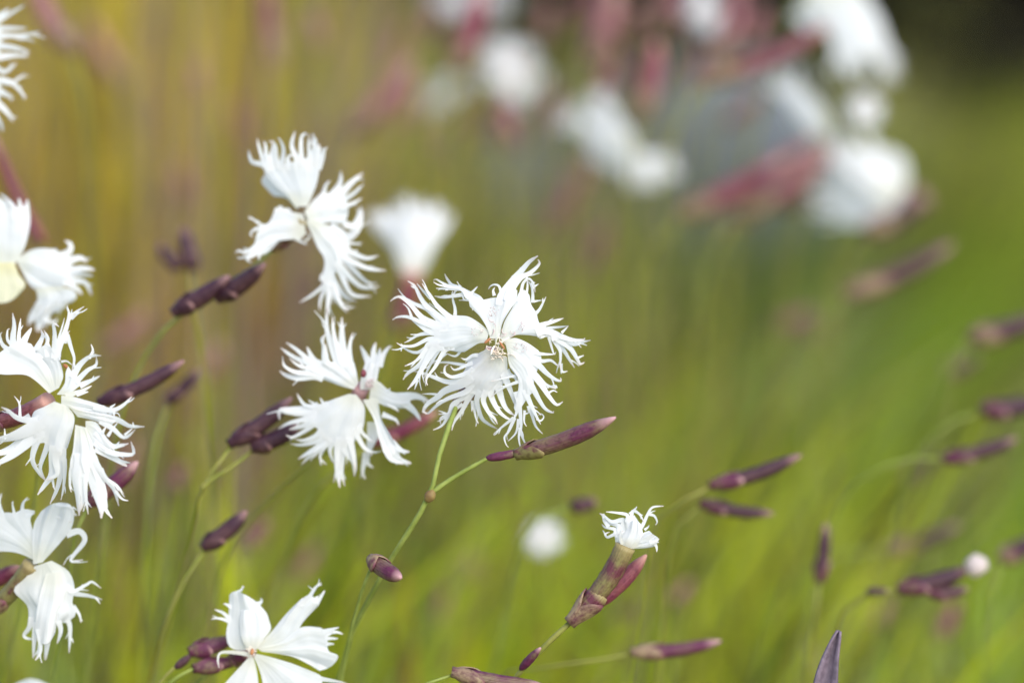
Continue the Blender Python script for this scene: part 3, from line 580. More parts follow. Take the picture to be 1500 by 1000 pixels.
# ---- ageing flower in the lower left corner
Z6 = 0.408
f6 = [
 dict(c='G', d=(0, -4, 4, 6, 3, 2), L=[(190, 410), (100, 370), (0, 360), (-80, 370)], R=[(200, 360), (190, 280), (165, 190), (190, 140)], E=[(-80, 370), (-60, 180), (20, 150), (80, 150), (130, 130), (190, 140)],
  s=[('G', 9, (20, 190), (-5, 100), (10, 45)), ('G', 5, (80, 170), (65, 90)), ('G', 6, (120, 150), (125, 100), (150, 65)), ('G', 7, (140, 170), (190, 150))]),
 dict(c='G', d=(-4, -8, 2, 6, 6, 2.2), L=[(180, 430), (175, 310), (185, 210), (225, 140)], R=[(230, 420), (330, 310), (390, 230), (405, 140)], E=[(225, 140), (290, 100), (370, 100), (405, 140)],
  s=[('G', 4, (300, 110), (380, 120), (410, 170)), ('G', 3, (230, 140), (300, 170), (390, 200)), ('G', 3, (395, 120), (425, 140)), ('G', 3, (395, 150), (420, 165)), ('G', 10, (360, 270), (430, 250), (460, 300), (400, 380), (385, 415), (450, 405))]),
 dict(c='G', d=(-6, -14, 16, 14, 5, 2.5), L=[(190, 440), (130, 510), (60, 585), (140, 680), (140, 800)], R=[(280, 410), (380, 470), (420, 570), (410, 660), (440, 740), (380, 800)], E=[(140, 800), (200, 830), (270, 860), (320, 800), (380, 800)],
  s=[('G', 9, (160, 770), (130, 820), (180, 840)), ('G', 10, (190, 800), (180, 940)), ('G', 6, (220, 810), (200, 945)), ('G', 13, (260, 820), (245, 950)), ('G', 8, (380, 770), (375, 910)), ('G', 9, (330, 790), (310, 860)), ('G', 7, (390, 580), (470, 540), (500, 525), (548, 560)), ('G', 9, (400, 585), (480, 600), (555, 622)), ('G', 6, (430, 700), (440, 745))]),
 dict(c='G', d=(-12, -16, 20, 8, 4, 1.5), L=[(250, 480), (220, 580), (200, 680), (190, 800)], R=[(330, 470), (350, 580), (320, 700), (300, 800)], E=[(190, 800), (230, 860), (270, 850), (300, 800)], s=[('G', 9, (210, 780), (220, 900), (190, 950))]),
]
r6, mp6 = flower("fringed_flower", "ageing white flower in the lower left corner with one curled petal strip", Z6, f6,
    [(10, 870, Z6 + .004), (-30, 920, Z6 + .006), (-60, 980, Z6 + .01)], ((-14, 895, Z6 + .004), (46, 826, Z6), 26), 6, 7, STEM, GREENISH)
calyx(r6, (-30, 860, Z6 + .008), (28, 828, Z6 + .006), 24, REDDISH)

# ---- flower at the bottom edge
Z7 = 0.409
f7 = [
 dict(c='H', d=(2, -6, -4, 12, 4, 1.5), L=[(400, 700), (240, 680), (195, 560), (215, 420), (225, 190)], R=[(470, 680), (600, 520), (590, 430), (560, 350), (480, 260)], E=[(225, 190), (280, 160), (380, 195), (480, 260)],
  s=[('H', 6, (250, 190), (330, 150), (350, 105)), ('H', 7, (250, 430), (170, 360), (90, 325)), ('H', 6, (240, 440), (150, 410), (70, 405)), ('H', 6, (245, 310), (200, 280), (170, 275)), ('H', 7, (480, 280), (520, 250), (510, 220))]),
 dict(c='H', d=(-6, -10, 10, 6, 3, 1.5), L=[(400, 690), (340, 600), (320, 450), (330, 330)], R=[(480, 690), (560, 560), (570, 450), (540, 380)], E=[(330, 330), (420, 340), (540, 380)], s=[]),
 dict(c='H', d=(0, -8, 4, 6, 3, 2), L=[(460, 680), (600, 540), (740, 370), (860, 250)], R=[(520, 690), (720, 640), (830, 560), (900, 440), (1040, 290)], E=[(860, 250), (900, 220), (960, 190), (1010, 230), (1040, 290)],
  s=[('H', 8, (920, 280), (1010, 130), (1070, 80)), ('H', 3, (1000, 145), (970, 130), (945, 105)), ('H', 7, (1020, 280), (1100, 150)), ('H', 10, (870, 290), (900, 220)), ('H', 9, (990, 260), (1040, 200))]),
 dict(c='H', d=(-4, -10, 6, 8, 5, 2), L=[(480, 680), (700, 620), (880, 490), (1060, 490)], R=[(520, 710), (780, 750), (940, 820), (1040, 880)], E=[(1060, 490), (1120, 550), (1130, 700), (1220, 750), (1130, 860), (1040, 880)],
  s=[('H', 7, (1080, 530), (1230, 490)), ('H', 7, (1100, 560), (1190, 530), (1265, 550)), ('H', 6, (1100, 590), (1220, 590)), ('H', 6, (1110, 640), (1185, 640)), ('H', 12, (1040, 850), (1150, 820), (1220, 750))]),
 dict(c='H', d=(-6, -14, 0, 6, 3, 1.5), L=[(470, 730), (600, 760), (800, 820), (950, 880)], R=[(450, 760), (500, 880), (530, 1000), (560, 1250)], E=[(950, 880), (1080, 960), (950, 1150), (560, 1250)], s=[('H', 8, (1000, 950), (1300, 1000))]),
 dict(c='H', d=(-4, -12, 0, 6, 3, 1.5), L=[(420, 740), (340, 830), (220, 960), (100, 1100)], R=[(450, 770), (475, 880), (490, 1000), (500, 1200)], E=[(100, 1100), (300, 1200), (500, 1200)], s=[('H', 7, (420, 740), (300, 720), (150, 720), (120, 780), (130, 860))]),
]
r7, mp7 = flower("fringed_flower", "white flower cut by the bottom edge with two purple buds behind its left side", Z7, f7,
    [(352, 958, Z7 + .008), (300, 990, Z7 + .014), (250, 1060, Z7 + .02)], ((340, 966, Z7 + .006), (366, 952, Z7 + .002), 22), 7, 6)
part("throat_hairs", hairs([(368, 953, 5, 6)], mp7, 26, 5, 9, -5, 0.9), HAIR_BEIGE, r7)
part("anther", blob(369, 954, Z7 - .002, 3, 5, .2, 3), ANTHER, r7)
calyx(r7, (280, 954, Z7 + .004), (345, 934, Z7 + .006), 24, PURPLE, PROF_FAT, "calyx", .02, 2, PURPLE, .5)
calyx(r7, (286, 978, Z7 + .003), (356, 964, Z7 + .006), 20, PURPLE, PROF_FAT, "calyx", .02, 2, PURPLE, .5)
calyx(r7, (256, 978, Z7 + .004), (280, 958, Z7 + .004), 12, DARK, PROF_FAT, "bract", .02, 0)
stem(r7, [(258, 975, Z7 + .004), (236, 998, Z7 + .004), (200, 1050, Z7 + .006)], 5, STEM_OLIVE, False, "side_stem")
stem(r7, [(286, 978, Z7 + .003), (252, 998, Z7 + .003), (215, 1050, Z7 + .006)], 5.5, STEM, False, "side_stem")

# ---- withering flower on the right
Z8 = 0.402
f8 = [
 dict(c='O', d=(0, -10, 6, 14, 4, 2), L=[(350, 600), (335, 480), (310, 380), (380, 270)], R=[(560, 615), (680, 500), (690, 320), (600, 130)], E=[(380, 270), (470, 180), (600, 130)],
  s=[('O', 6, (490, 200), (350, 170), (230, 160)), ('O', 8, (440, 260), (300, 280), (200, 200), (155, 180)), ('O', 6, (210, 270), (190, 210), (155, 180)), ('O', 6, (350, 430), (250, 470), (225, 430), (275, 405)), ('O', 6, (330, 370), (220, 350), (180, 310)), ('O', 8, (380, 330), (280, 300), (220, 260)),
   ('O', 6, (680, 320), (740, 190), (800, 105), (935, 90)), ('O', 4.5, (760, 190), (820, 210), (855, 280), (835, 320)), ('O', 6, (560, 150), (640, 190), (690, 280)), ('O', 5, (520, 190), (600, 110), (600, 95)), ('O', 4, (700, 380), (740, 350), (758, 322))]),
 dict(c='O', d=(-6, -14, 8, 10, 4, 2), L=[(400, 600), (420, 500), (480, 380), (520, 280)], R=[(560, 610), (640, 520), (680, 420), (650, 300)], E=[(520, 280), (590, 260), (650, 300)], s=[('O', 5, (430, 560), (400, 450), (440, 390))]),
 dict(c='O', d=(-3, -12, 6, 8, 5, 2), L=[(540, 600), (600, 500), (680, 420), (760, 390)], R=[(560, 612), (700, 605), (820, 580), (870, 520)], E=[(760, 390), (800, 430), (870, 480), (870, 520)],
  s=[('O', 5, (830, 550), (850, 600), (850, 650)), ('O', 6, (760, 540), (830, 520), (880, 490)), ('O', 5, (640, 520), (740, 500), (800, 430)), ('O', 5, (660, 570), (760, 570), (850, 520))]),
]
r8, mp8 = flower("fringed_flower", "withered white flower tuft on a brownish calyx with a pointed bud at its side", Z8, f8,
    [(848, 900, Z8), (826, 918, Z8), (800, 945, Z8 + .001), (772, 972, Z8 + .002), (745, 1005, Z8 + .003), (700, 1080, Z8 + .01)], None, 8, 9, STEM_OLIVE)
calyx(r8, (862, 884, Z8), (916, 800, Z8 - .001), 31, GREENISH, PROF_TUBE, "calyx", 0.05, 0)
calyx(r8, (872, 886, Z8 + .003), (947, 812, Z8 + .004), 24, REDDISH, PROF_BUD, "calyx", 0.03, 0)
calyx(r8, (836, 910, Z8), (880, 868, Z8), 31, GREENISH, [(0, .25), (.2, .6), (.6, 1), (.85, 1.1), (1, .9)], "bract", 0.0, 3, PALE, .9)
calyx(r8, (762, 980, Z8 + .002), (792, 948, Z8), 13, PURPLE, PROF_FAT, "bract", 0.0, 0)

# ---- flower cut by the top left corner
Z9 = 0.425
f9 = [
 dict(c='N', d=(0, 2, 4, 5, 3, 2), L=[(-560, 330), (-400, 200), (-200, 120), (-60, 130)], R=[(-560, 380), (-400, 420), (-200, 450), (-40, 420)], E=[(-60, 130), (0, 200), (10, 280), (0, 350), (-40, 420)],
  s=[('N', 9, (-80, 190), (40, 110), (165, 35)), ('N', 9, (-60, 190), (80, 190), (180, 190)), ('N', 10, (-60, 230), (120, 240), (270, 215)), ('N', 9, (-60, 260), (100, 240), (235, 280)), ('N', 11, (-60, 300), (100, 320), (200, 350)), ('N', 12, (-60, 390), (80, 370), (190, 375)), ('N', 9, (-20, 120), (60, 60))]),
 dict(c='N', d=(-4, -6, 4, 5, 3, 2), L=[(-560, 390), (-400, 420), (-200, 450), (-50, 450)], R=[(-560, 440), (-400, 600), (-200, 780), (-60, 830)], E=[(-50, 450), (0, 540), (0, 640), (-20, 740), (-60, 830)],
  s=[('N', 9, (-40, 440), (30, 480), (110, 420)), ('N', 8, (-60, 510), (60, 560), (165, 490)), ('N', 9, (0, 530), (90, 560), (175, 655)), ('N', 12, (-40, 590), (60, 640), (90, 660)), ('N', 11, (-40, 670), (40, 740), (90, 810)), ('N', 9, (-50, 750), (0, 820), (20, 880))]),
]
r9, mp9 = flower("fringed_flower", "white fringed petals reaching in from the upper left corner of the frame", Z9, f9,
    [(-135, 90, Z9 + .004), (-160, 200, Z9 + .01), (-170, 500, Z9 + .02), (-170, 800, Z9 + .03)], None, 9)
# sliver at the bottom left edge
f10 = [dict(c='X', d=(0, 0, 4, 3, 2, 2), L=[(40, 1060), (25, 1030), (15, 1005)], R=[(60, 1060), (75, 1030), (78, 1005)], E=[(15, 1005), (45, 993), (78, 1005)], s=[])]
r10, _ = flower("fringed_flower", "sliver of a white petal poking up at the bottom edge left of the two buds", 0.42, f10, [(50, 1062, .421), (48, 1100, .425), (30, 1200, .43)], None, 10)

#=================================================================== BUDS IN FRONT
bud_stalk("pair of dark purple buds touching the left petals of the flower left of the middle", [(340, 648, 428, 582, 25), (372, 655, 440, 622, 27)],
   [[(345, 645), (318, 682), (295, 716), (280, 790, .01), (250, 900, .02)], [(378, 652, .001), (345, 680), (310, 702), (295, 716)]], .420, DARK, DARK, wstem=6, smat=STEM_OLIVE, group=BG)
bud_stalk("two small blurred buds in a V above the dark bud pair on the left", [(264, 392, 233, 358, 20), (284, 394, 268, 332, 23)], [[(278, 392), (282, 430), (296, 520), (305, 640), (310, 760, .01), (312, 900, .02)]], .468, DARK, DARK, group=BG, wstem=6, smat=STEM_OLIVE)
bud_stalk("long slanting purple bud right of the big left flower", [(150, 588, 270, 528, 23)], [[(152, 588), (100, 620, .004), (60, 680, .01), (40, 800, .02)]], .420, DARK, DARK, group=BG)
bud_stalk("small faint bud just below the long slanting purple bud", [(246, 588, 292, 540, 18)], [[(248, 590), (230, 640), (215, 760), (210, 900, .01)]], .452, DARK, DARK, group=BG)
bud_stalk("lone dark oval bud below the dark bud pair", [(300, 800, 362, 748, 25)], [[(302, 800), (270, 850), (240, 920), (220, 1000, .01)]], .424, DARK, DARK, group=BG, smat=STEM_OLIVE)
bud_stalk("small purple bud end on towards the viewer with a beige ring below the middle flower", [(545, 820, 588, 846, 25, -.006)], [[(547, 821, .001), (535, 850, .003), (515, 920, .008), (500, 1000, .012)]], .402, PURPLE, PALE, group=BG, wstem=5)
bud_stalk("purple bud lying flat at the bottom edge centre with a pale collar", [(668, 985, 800, 1004, 24)], [[(668, 986), (640, 994), (612, 1006), (590, 1050, .004)]], .402, PURPLE, PALE, group=BG)
bud_stalk("long blurred purple bud at the bottom right of the withered tuft", [(930, 955, 1056, 938, 21)], [[(930, 956), (890, 964), (830, 972), (770, 985, .003), (700, 1040, .01)]], .430, PURPLE, PALE, group=BG, wstem=5, smat=STEM_OLIVE)
bud_stalk("upper slanting purple bud of the two right of the middle", [(1046, 710, 1174, 666, 22)], [[(1048, 709), (1010, 728), (960, 770, .004), (940, 900, .01), (925, 1000, .015)]], .434, DARK, PURPLE, group=BG, smat=STEM_OLIVE)
bud_stalk("lower purple bud pointing slightly down, right of the withered tuft", [(1030, 738, 1134, 752, 19)], [[(1031, 738), (1005, 750), (980, 810, .004), (970, 920, .01)]], .440, DARK, PURPLE, group=BG, smat=STEM_OLIVE)
bud_stalk("small upright brown bud standing vertical in the right grass", [(1201, 848, 1210, 766, 20)], [[(1201, 848), (1196, 890), (1180, 1000, .01)]], .452, DARK, PURPLE, group=BG, smat=STEM_OLIVE)
b16 = bud_stalk("purple bud showing a small white petal tip near the right edge", [(1320, 862, 1422, 832, 26), (1362, 868, 1418, 862, 19)], [[(1322, 862), (1280, 868), (1240, 890, .004), (1210, 980, .01)], [(1362, 868), (1340, 866), (1322, 862)]], .443, DARK, PURPLE, group=BG, smat=STEM_OLIVE)
calyx(b16, (1268, 867, .443), (1300, 864, .443), 12, DARK, PROF_FAT, "bract", 0, 0)
part("petal_tip", blob(1430, 828, .442, 15, 17, .5, 7), PETAL, b16)
bud_stalk("slender purple bud near the right edge above the white tipped bud", [(1385, 672, 1490, 642, 22)], [[(1386, 672), (1345, 670), (1285, 688), (1230, 740, .006), (1190, 880, .012)]], .458, DARK, PURPLE, group=BG)
bud_stalk("dark bud cut by the right edge just above the slender bud", [(1440, 600, 1525, 588, 30)], [[(1441, 601), (1400, 615), (1350, 660), (1310, 760, .01), (1290, 900, .02)]], .470, DARK, PURPLE, group=BG)
bud_stalk("blurred reddish bud cut by the right edge at mid height", [(1425, 494, 1530, 462, 30)], [[(1426, 494), (1390, 540), (1370, 660, .01), (1365, 800, .02)]], .500, DARK, PALE, group=BG)
bud_stalk("very blurred long bud in the dark grass below the grey white petal", [(1245, 430, 1395, 358, 30)], [[(1246, 430), (1200, 480), (1180, 620, .01), (1180, 800, .02)]], .525, DARK, PALE, group=BG)
bud_stalk("faint brown bud blurred behind the white tipped bud", [(1300, 805, 1405, 768, 22)], [[(1301, 805), (1240, 812), (1160, 850, .004), (1120, 960, .01)]], .505, DARK, PALE, group=BG)
bud_stalk("stubby brown bud at the right edge beside the white tipped bud", [(1468, 818, 1520, 786, 28)], [[(1469, 818), (1450, 870), (1440, 1000, .01)]], .470, DARK, PALE, group=BG)
bud_stalk("small blurred dark bud above the round white blur", [(838, 742, 874, 733, 22)], [[(838, 743), (805, 748), (770, 780), (745, 880, .01)]], .455, DARK, DARK, group=BG, wstem=6)
bud_stalk("reddish purple bud behind the lower petals of the flower left of the middle", [(548, 648, 640, 602, 21)], [[(549, 648), (500, 685), (450, 740, .006), (400, 860, .015)]], .440, REDDISH, REDDISH, group=BG, wstem=8, smat=STEM_OLIVE)
bud_stalk("plump purple bud poking out behind the big left flower", [(130, 735, 202, 676, 27)], [[(131, 735), (110, 780), (95, 880, .01)]], .415, PURPLE, PURPLE, group=BG)
bud_stalk("thin magenta bud at the left edge below the top corner petals", [(60, 350, -12, 195, 17)], [[(60, 350), (80, 430), (100, 600, .01), (110, 800, .02)]], .470, REDDISH, REDDISH, group=BG)
# pointed leaf at the bottom right
P = stem_path([(1209, 1010, .401), (1205, 1060, .402)]); lroot = thing("pointed_leaf", "single sharp grey purple leaf tip at the bottom right edge", "leaf", P[-1])
bm = new_bm(); lay = bm.verts.layers.float_color["pt"]; rows = []
for i in range(14):
    t = i / 13; c = Vector((1208 + 21 * t ** 1.5 - 2 * math.sin(t * 3), 1030 - 106 * t)); hw = 17 * (1 - t) ** 0.75 * (1 + .15 * math.sin(3 * t)) + .5
    rows.append([bm.verts.new(U(c.x + s * hw, c.y + s * hw * .12, .401 + .0022 * (1 - abs(s)) * (1 - t * .5))) for s in (-1, -.5, 0, .5, 1)])
for a, b in zip(rows, rows[1:]):
    for k in range(4): bm.faces.new((a[k], a[k + 1], b[k + 1], b[k]))
lf = part("blade", bm, LEAFM, lroot); md = lf.modifiers.new("thickness", 'SOLIDIFY'); md.thickness = .0004
stem(lroot, [(1209, 1016, .402), (1205, 1060, .403)], 9, STEM)

#=================================================================== BLURRED STALKS BEHIND
RB = "reddish buds blurred in the background"
for lab, b, z, m, wv in [
  ("bright magenta blurred bud standing upright at the top centre", (668, 100, 705, -20, 46), .560, REDDISH, 6),
  ("pink blurred bud upright between the white pair and the tall white flower", (938, 168, 962, 60, 44), .555, REDDISH, 6),
  ("salmon blurred bud at the top edge right of the magenta one", (862, 88, 905, -20, 40), .565, PINKPALE, 6),
  ("dark red bud slanting up to the largest white blur at the top", (1040, 118, 1215, 38, 34), .535, DUSTY, 6),
  ("reddish bud slanting in front of the grey stone", (1000, 312, 1150, 232, 38), .555, REDDISH, 7),
  ("second reddish bud slanting under the blurred white cluster", (1085, 312, 1225, 215, 38), .560, DUSTY, 7),
  ("dusty pink bud leaning right above the upper left flower", (515, 195, 605, 85, 36), .590, PINKPALE, 6),
  ("faint red bud upright at the top edge over the left half", (402, 95, 392, -30, 34), .590, DUSTY, 6),
  ("pink bud leaning left at the top edge near the corner petals", (105, 75, 45, -30, 36), .520, PINKPALE, 6),
  ("mauve brown bud leaning left in the yellow grass", (178, 120, 130, 30, 30), .640, PINKPALE, 6),
  ("small red bud under the soft white blur at the top centre", (752, 215, 738, 140, 32), .580, DUSTY, 5),
  ("faint brownish red bud leaning below the white pair", (800, 340, 862, 240, 30), .620, PINKPALE, 5),
  ("pale pink bud beside the white blur on the top edge", (1050, 95, 1085, -30, 38), .580, PINKPALE, 6),
  ("dim red bud among brown stems above the middle flower", (868, 395, 880, 320, 30), .640, PINKPALE, 5),
  ("dull purple bud far back above the blurred cup flower", (580, 190, 610, 120, 30), .680, PINKPALE, 5),
  ("faint mauve bud low in the left grass behind the long slanting bud", (150, 515, 215, 455, 24), .560, PINKPALE, 6),
  *[("small dull reddish bud blurred low among the green blades", b_, z_, m_, 4) for b_, z_, m_ in [
     ((362, 800, 392, 762, 24), .50, DUSTY), ((252, 715, 268, 680, 22), .52, DUSTY), ((178, 715, 196, 640, 18), .53, PINKPALE), ((430, 850, 462, 800, 20), .56, PINKPALE), ((1375, 930, 1400, 880, 28), .53, DUSTY),
     ((1280, 915, 1300, 880, 22), .55, PINKPALE), ((1130, 480, 1190, 455, 24), .60, PINKPALE), ((1180, 490, 1215, 470, 24), .62, DARK), ((1390, 545, 1430, 520, 24), .56, DARK), ((985, 880, 1010, 850, 18), .53, PINKPALE),
     ((900, 905, 925, 880, 18), .55, DARK), ((680, 850, 700, 810, 20), .58, PINKPALE), ((300, 560, 325, 500, 20), .56, PINKPALE), ((455, 440, 480, 395, 24), .60, DARK), ((1330, 700, 1370, 655, 20), .55, DARK), ((640, 905, 655, 860, 18), .57, DUSTY)]],
  *[("thin dusky pink bud blurred among the stems in the upper background", b_, z_, m_, 4) for b_, z_, m_ in [
     ((840, 40, 875, -30, 24), .60, DUSTY), ((905, 130, 900, 60, 22), .62, PINKPALE), ((985, 60, 990, -10, 24), .60, DUSTY), ((1005, 130, 1030, 70, 20), .62, PINKPALE),
     ((1120, 250, 1200, 205, 28), .60, PINKPALE), ((1060, 330, 1120, 300, 24), .60, DUSTY), ((800, 190, 810, 130, 20), .66, PINKPALE), ((640, 240, 655, 170, 22), .66, PINKPALE),
     ((470, 70, 455, 10, 22), .62, PINKPALE), ((880, 150, 885, 95, 24), .60, DUSTY), ((965, 30, 985, -30, 26), .58, DUSTY), ((1010, 60, 1035, 5, 24), .60, DUSTY), ((1095, 70, 1120, 10, 26), .58, PINKPALE), ((925, 60, 935, 5, 24), .62, PINKPALE), ((790, 60, 805, 0, 24), .62, DUSTY), ((620, 60, 640, 0, 22), .62, DUSTY), ((1065, 180, 1110, 140, 22), .60, DUSTY), ((700, 210, 720, 150, 22), .64, DUSTY), ((850, 250, 870, 215, 20), .62, PINKPALE), ((1150, 305, 1195, 270, 26), .58, DUSTY), ((300, 150, 285, 90, 24), .62, PINKPALE), ((275, 300, 262, 240, 20), .64, PINKPALE), ((560, 110, 590, 40, 22), .66, DUSTY), ((355, 210, 345, 150, 20), .66, PINKPALE), ((820, 300, 850, 240, 22), .64, DUSTY)]],
 ]:
    bx, by, tx, ty, wd = b
    dx = (bx - tx) * .35; bud_stalk(lab, [(bx, by, tx, ty, wd * .86)], [[(bx, by), (bx + dx, by + 90), (bx + dx * 1.3, by + 260, .01), (bx + dx * 1.4, by + 460, .02)]], z, m, PALE, group=RB, wstem=wv, smat=STEM_OLIVE, name="bud_stalk")

#=================================================================== BLURRED FLOWERS BEHIND
K0 = S / 1500 * 0.4
def proto_petals(seed, open_, drop):
    """five petals of a generic flower, built round the origin facing +Z"""
    res = []
    for k in range(5):
        a = 2 * math.pi * k / 5 + 0.2
        def mp(x, y, dd, a=a): return Vector((x * math.cos(a) - y * math.sin(a), x * math.sin(a) + y * math.cos(a), -dd)) * K0
        rnd = random.Random(seed + k); W = rnd.uniform(34, 46); Ln = rnd.uniform(66, 80)
        res.append(make_petal([(4, -6), (30, -20), (Ln * .9, -W)], [(4, 6), (30, 20), (Ln * .9, W)], [(Ln * .9, -W), (Ln * 1.05, -W * .4), (Ln * 1.05, W * .4), (Ln * .9, W)], [], mp, (0, -open_, drop, 5, 4, 2), seed * 5 + k, 10, 14, 14))
    return res
protos = {}
def blur_flower(label, px, py, z, scale, face, kind="flat", spin=0, calx=None, cal_mat=REDDISH, stem_dx=0, skip=()):
    """face: direction the flower looks, in camera axes (right, up, towards camera)"""
    cfg = {"flat": (0, 14), "cup": (105, -25), "reflex": (0, 55)}[kind]
    c = U(px, py, z); nv = (RT * face[0] + UP * face[1] - FWD * face[2]).normalized()
    base = c - nv * 0.022 * scale
    gp = Vector((base.x + stem_dx, base.y + .02, 0))
    root = thing("fringed_flower", label, "flower", gp, "blurred white flowers in the background")
    rot = nv.to_track_quat('Z', 'Y').to_matrix().to_4x4() @ Matrix.Rotation(spin, 4, 'Z')
    M = Matrix.Translation(c - gp) @ rot @ Matrix.Scale(scale, 4)
    if kind not in protos:
        protos[kind] = []
        for bm in proto_petals({"flat": 31, "cup": 57, "reflex": 83}[kind], *cfg):
            o = part("petal", bm, PETAL); protos[kind].append(o); o.parent = root; o.matrix_local = M
    else:
        for k_, s_ in enumerate(protos[kind]):
            if k_ in skip: continue
            o = s_.copy(); COL.objects.link(o); o.parent = root; o.matrix_local = M
    bm = new_bm(); A = base - nv * 0.0; P = [base.lerp(c, i / 9) for i in range(10)]
    sweep(bm, P, [.0022 * scale * pro(PROF_TUBE, i / 9) for i in range(10)], 10); part("calyx", bm, cal_mat, root)
    bm = new_bm(); a = base; P = lerp_poly([a, a - nv * .02 + Vector((0, 0, -.02)), a.lerp(gp, .5) - nv * .01, gp], 16)
    sweep(bm, P, [.0006] * 16, 6); part("stem", bm, STEM_OLIVE, root)
    return root
BW = "blurred white flowers in the background"
def far_flower(label, z, petals, stem_pts, cal, seed, cmat=DUSTY):
    P = [dict(c='X', d=p[3], L=p[0], R=p[1], E=p[2], s=[], auto=12, al=.8) for p in petals]
    return flower("fringed_flower", label, z, P, stem_pts, cal, seed, 8, STEM_OLIVE, cmat, BW)[0]
far_flower("blurred white cup flower on a pink calyx above the sharp middle flower", .500, [
    ([(588, 402), (580, 372), (574, 350)], [(618, 402), (636, 365), (640, 345)], [(574, 350), (608, 332), (640, 345)], (0, -6, 8, 10, 3, 2)),
    ([(590, 385), (570, 358), (556, 342)], [(600, 370), (590, 335), (574, 326)], [(556, 342), (558, 330), (574, 326)], (12, 14, 0, 6, 3, 2)),
    ([(606, 380), (615, 345), (614, 330)], [(616, 385), (645, 350), (652, 338)], [(614, 330), (636, 324), (652, 338)], (14, 14, 0, 6, 3, 2)), ([(592, 385), (584, 350), (580, 330)], [(614, 385), (622, 350), (626, 326)], [(580, 330), (602, 316), (626, 326)], (8, 8, 0, 6, 3, 2))],
    [(583, 470, .502), (570, 520, .506), (545, 620, .515), (530, 800, .53)], ((583, 478, .502), (603, 398, .500), 30), 41, REDDISH)
far_flower("two white petals touching end to end, blurred above the middle", .575, [
    ([(917, 226), (875, 214), (848, 194)], [(925, 214), (892, 186), (862, 174)], [(848, 194), (848, 180), (862, 174)], (0, 0, 8, 8, 3, 2)),
    ([(915, 222), (910, 244), (920, 258)], [(930, 218), (950, 228), (952, 244)], [(920, 258), (940, 262), (952, 244)], (0, -8, 8, 8, 3, 2)),
    ([(905, 222), (880, 218), (868, 210)], [(925, 226), (925, 240), (915, 250)], [(868, 210), (885, 235), (915, 250)], (6, 4, 8, 8, 3, 2)), ([(915, 222), (890, 190), (872, 166)], [(928, 220), (925, 195), (905, 175)], [(872, 166), (886, 160), (905, 175)], (8, 4, 6, 8, 3, 2)), ([(925, 226), (945, 225), (968, 226)], [(915, 228), (930, 255), (950, 264)], [(968, 226), (972, 250), (950, 264)], (4, -4, 6, 8, 3, 2))],
    [(930, 250, .580), (920, 320, .585), (910, 480, .60)], None, 42)
far_flower("largest white blur at the top right hanging over the dark corner", .550, [
    ([(1180, -20), (1195, 25), (1222, 62)], [(1240, -30), (1275, 15), (1290, 55)], [(1222, 62), (1238, 84), (1268, 82), (1290, 55)], (0, -8, 10, 10, 4, 2)),
    ([(1190, -15), (1176, 0), (1170, 14)], [(1210, 0), (1205, 15), (1198, 30)], [(1170, 14), (1180, 28), (1198, 30)], (4, 4, 8, 8, 4, 2)),
    ([(1235, -20), (1270, 20), (1285, 50)], [(1250, -30), (1285, 20), (1300, 60)], [(1285, 50), (1288, 80), (1300, 60)], (6, 6, 8, 8, 4, 2))],
    [(1190, -30, .556), (1150, 40, .56), (1090, 260, .57), (1060, 500, .58)], None, 43)
far_flower("slanting white blur between the dark red bud and the biggest grey white blur", .560, [
    ([(1208, 200), (1172, 176), (1148, 146)], [(1220, 190), (1200, 152), (1176, 130)], [(1148, 146), (1154, 130), (1176, 130)], (0, -4, 8, 8, 3, 2)),
    ([(1212, 204), (1190, 200), (1170, 185)], [(1215, 195), (1195, 175), (1180, 160)], [(1170, 185), (1168, 170), (1180, 160)], (6, 4, 8, 8, 3, 2))],
    [(1215, 205, .563), (1190, 260, .566), (1150, 420, .575), (1130, 600, .59)], None, 44)
far_flower("biggest grey white blur, a broad petal lying on a dark calyx", .560, [
    ([(1308, 308), (1262, 330), (1226, 326)], [(1330, 275), (1326, 235), (1300, 218)], [(1226, 326), (1214, 272), (1246, 226), (1300, 218)], (0, 10, 16, 14, 4, 2)),
    ([(1300, 300), (1262, 280), (1232, 250)], [(1320, 270), (1290, 240), (1256, 228)], [(1232, 250), (1238, 232), (1256, 228)], (-6, -6, 4, 8, 4, 2))],
    [(1275, 336, .562), (1240, 380, .566), (1200, 520, .575), (1180, 700, .59)], ((1272, 338, .562), (1352, 288, .566), 34), 45, DARK)
blur_flower("soft white blur beside the magenta bud at the top centre", 758, 98, .62, .78, (.4, .2, .6), "flat", .5, skip=(3,))
blur_flower("small round white blur wedged between the larger white ones at right", 1270, 158, .55, .34, (.1, .3, .9), "flat", 0)
blur_flower("white blur cut by the top edge left of the largest one", 1045, 12, .59, .56, (.3, .2, .7), "flat", .4, skip=(0,))
blur_flower("wide pale blur at the top edge around the magenta bud", 690, -12, .70, 1.0, (0, .7, .4), "flat", .7)
blur_flower("small round white blur low at the middle under a dark bud", 797, 784, .50, .34, (0, .3, .9), "flat", .5, stem_dx=-.01)
blur_flower("dim whitish blur left of the soft white blur at the top", 650, 130, .68, .60, (-.4, .5, .4), "flat", .2)

#=================================================================== GROUND, GRASS, STONE, SHRUBS
bm = new_bm(); g = 60
bmesh.ops.create_grid(bm, x_segments=120, y_segments=120, size=1)
for v in bm.verts:
    u_, v_ = v.co.x, v.co.y; x = math.copysign(abs(u_) ** 3, u_) * 120; y = math.copysign(abs(v_) ** 3, v_) * 120 + 1.5
    v.co = (x, y, 0.012 * noise.noise(Vector((x * 2, y * 2, 0))) - 0.012)
gnd = part("ground", bm, SOIL); gnd["kind"] = "structure"

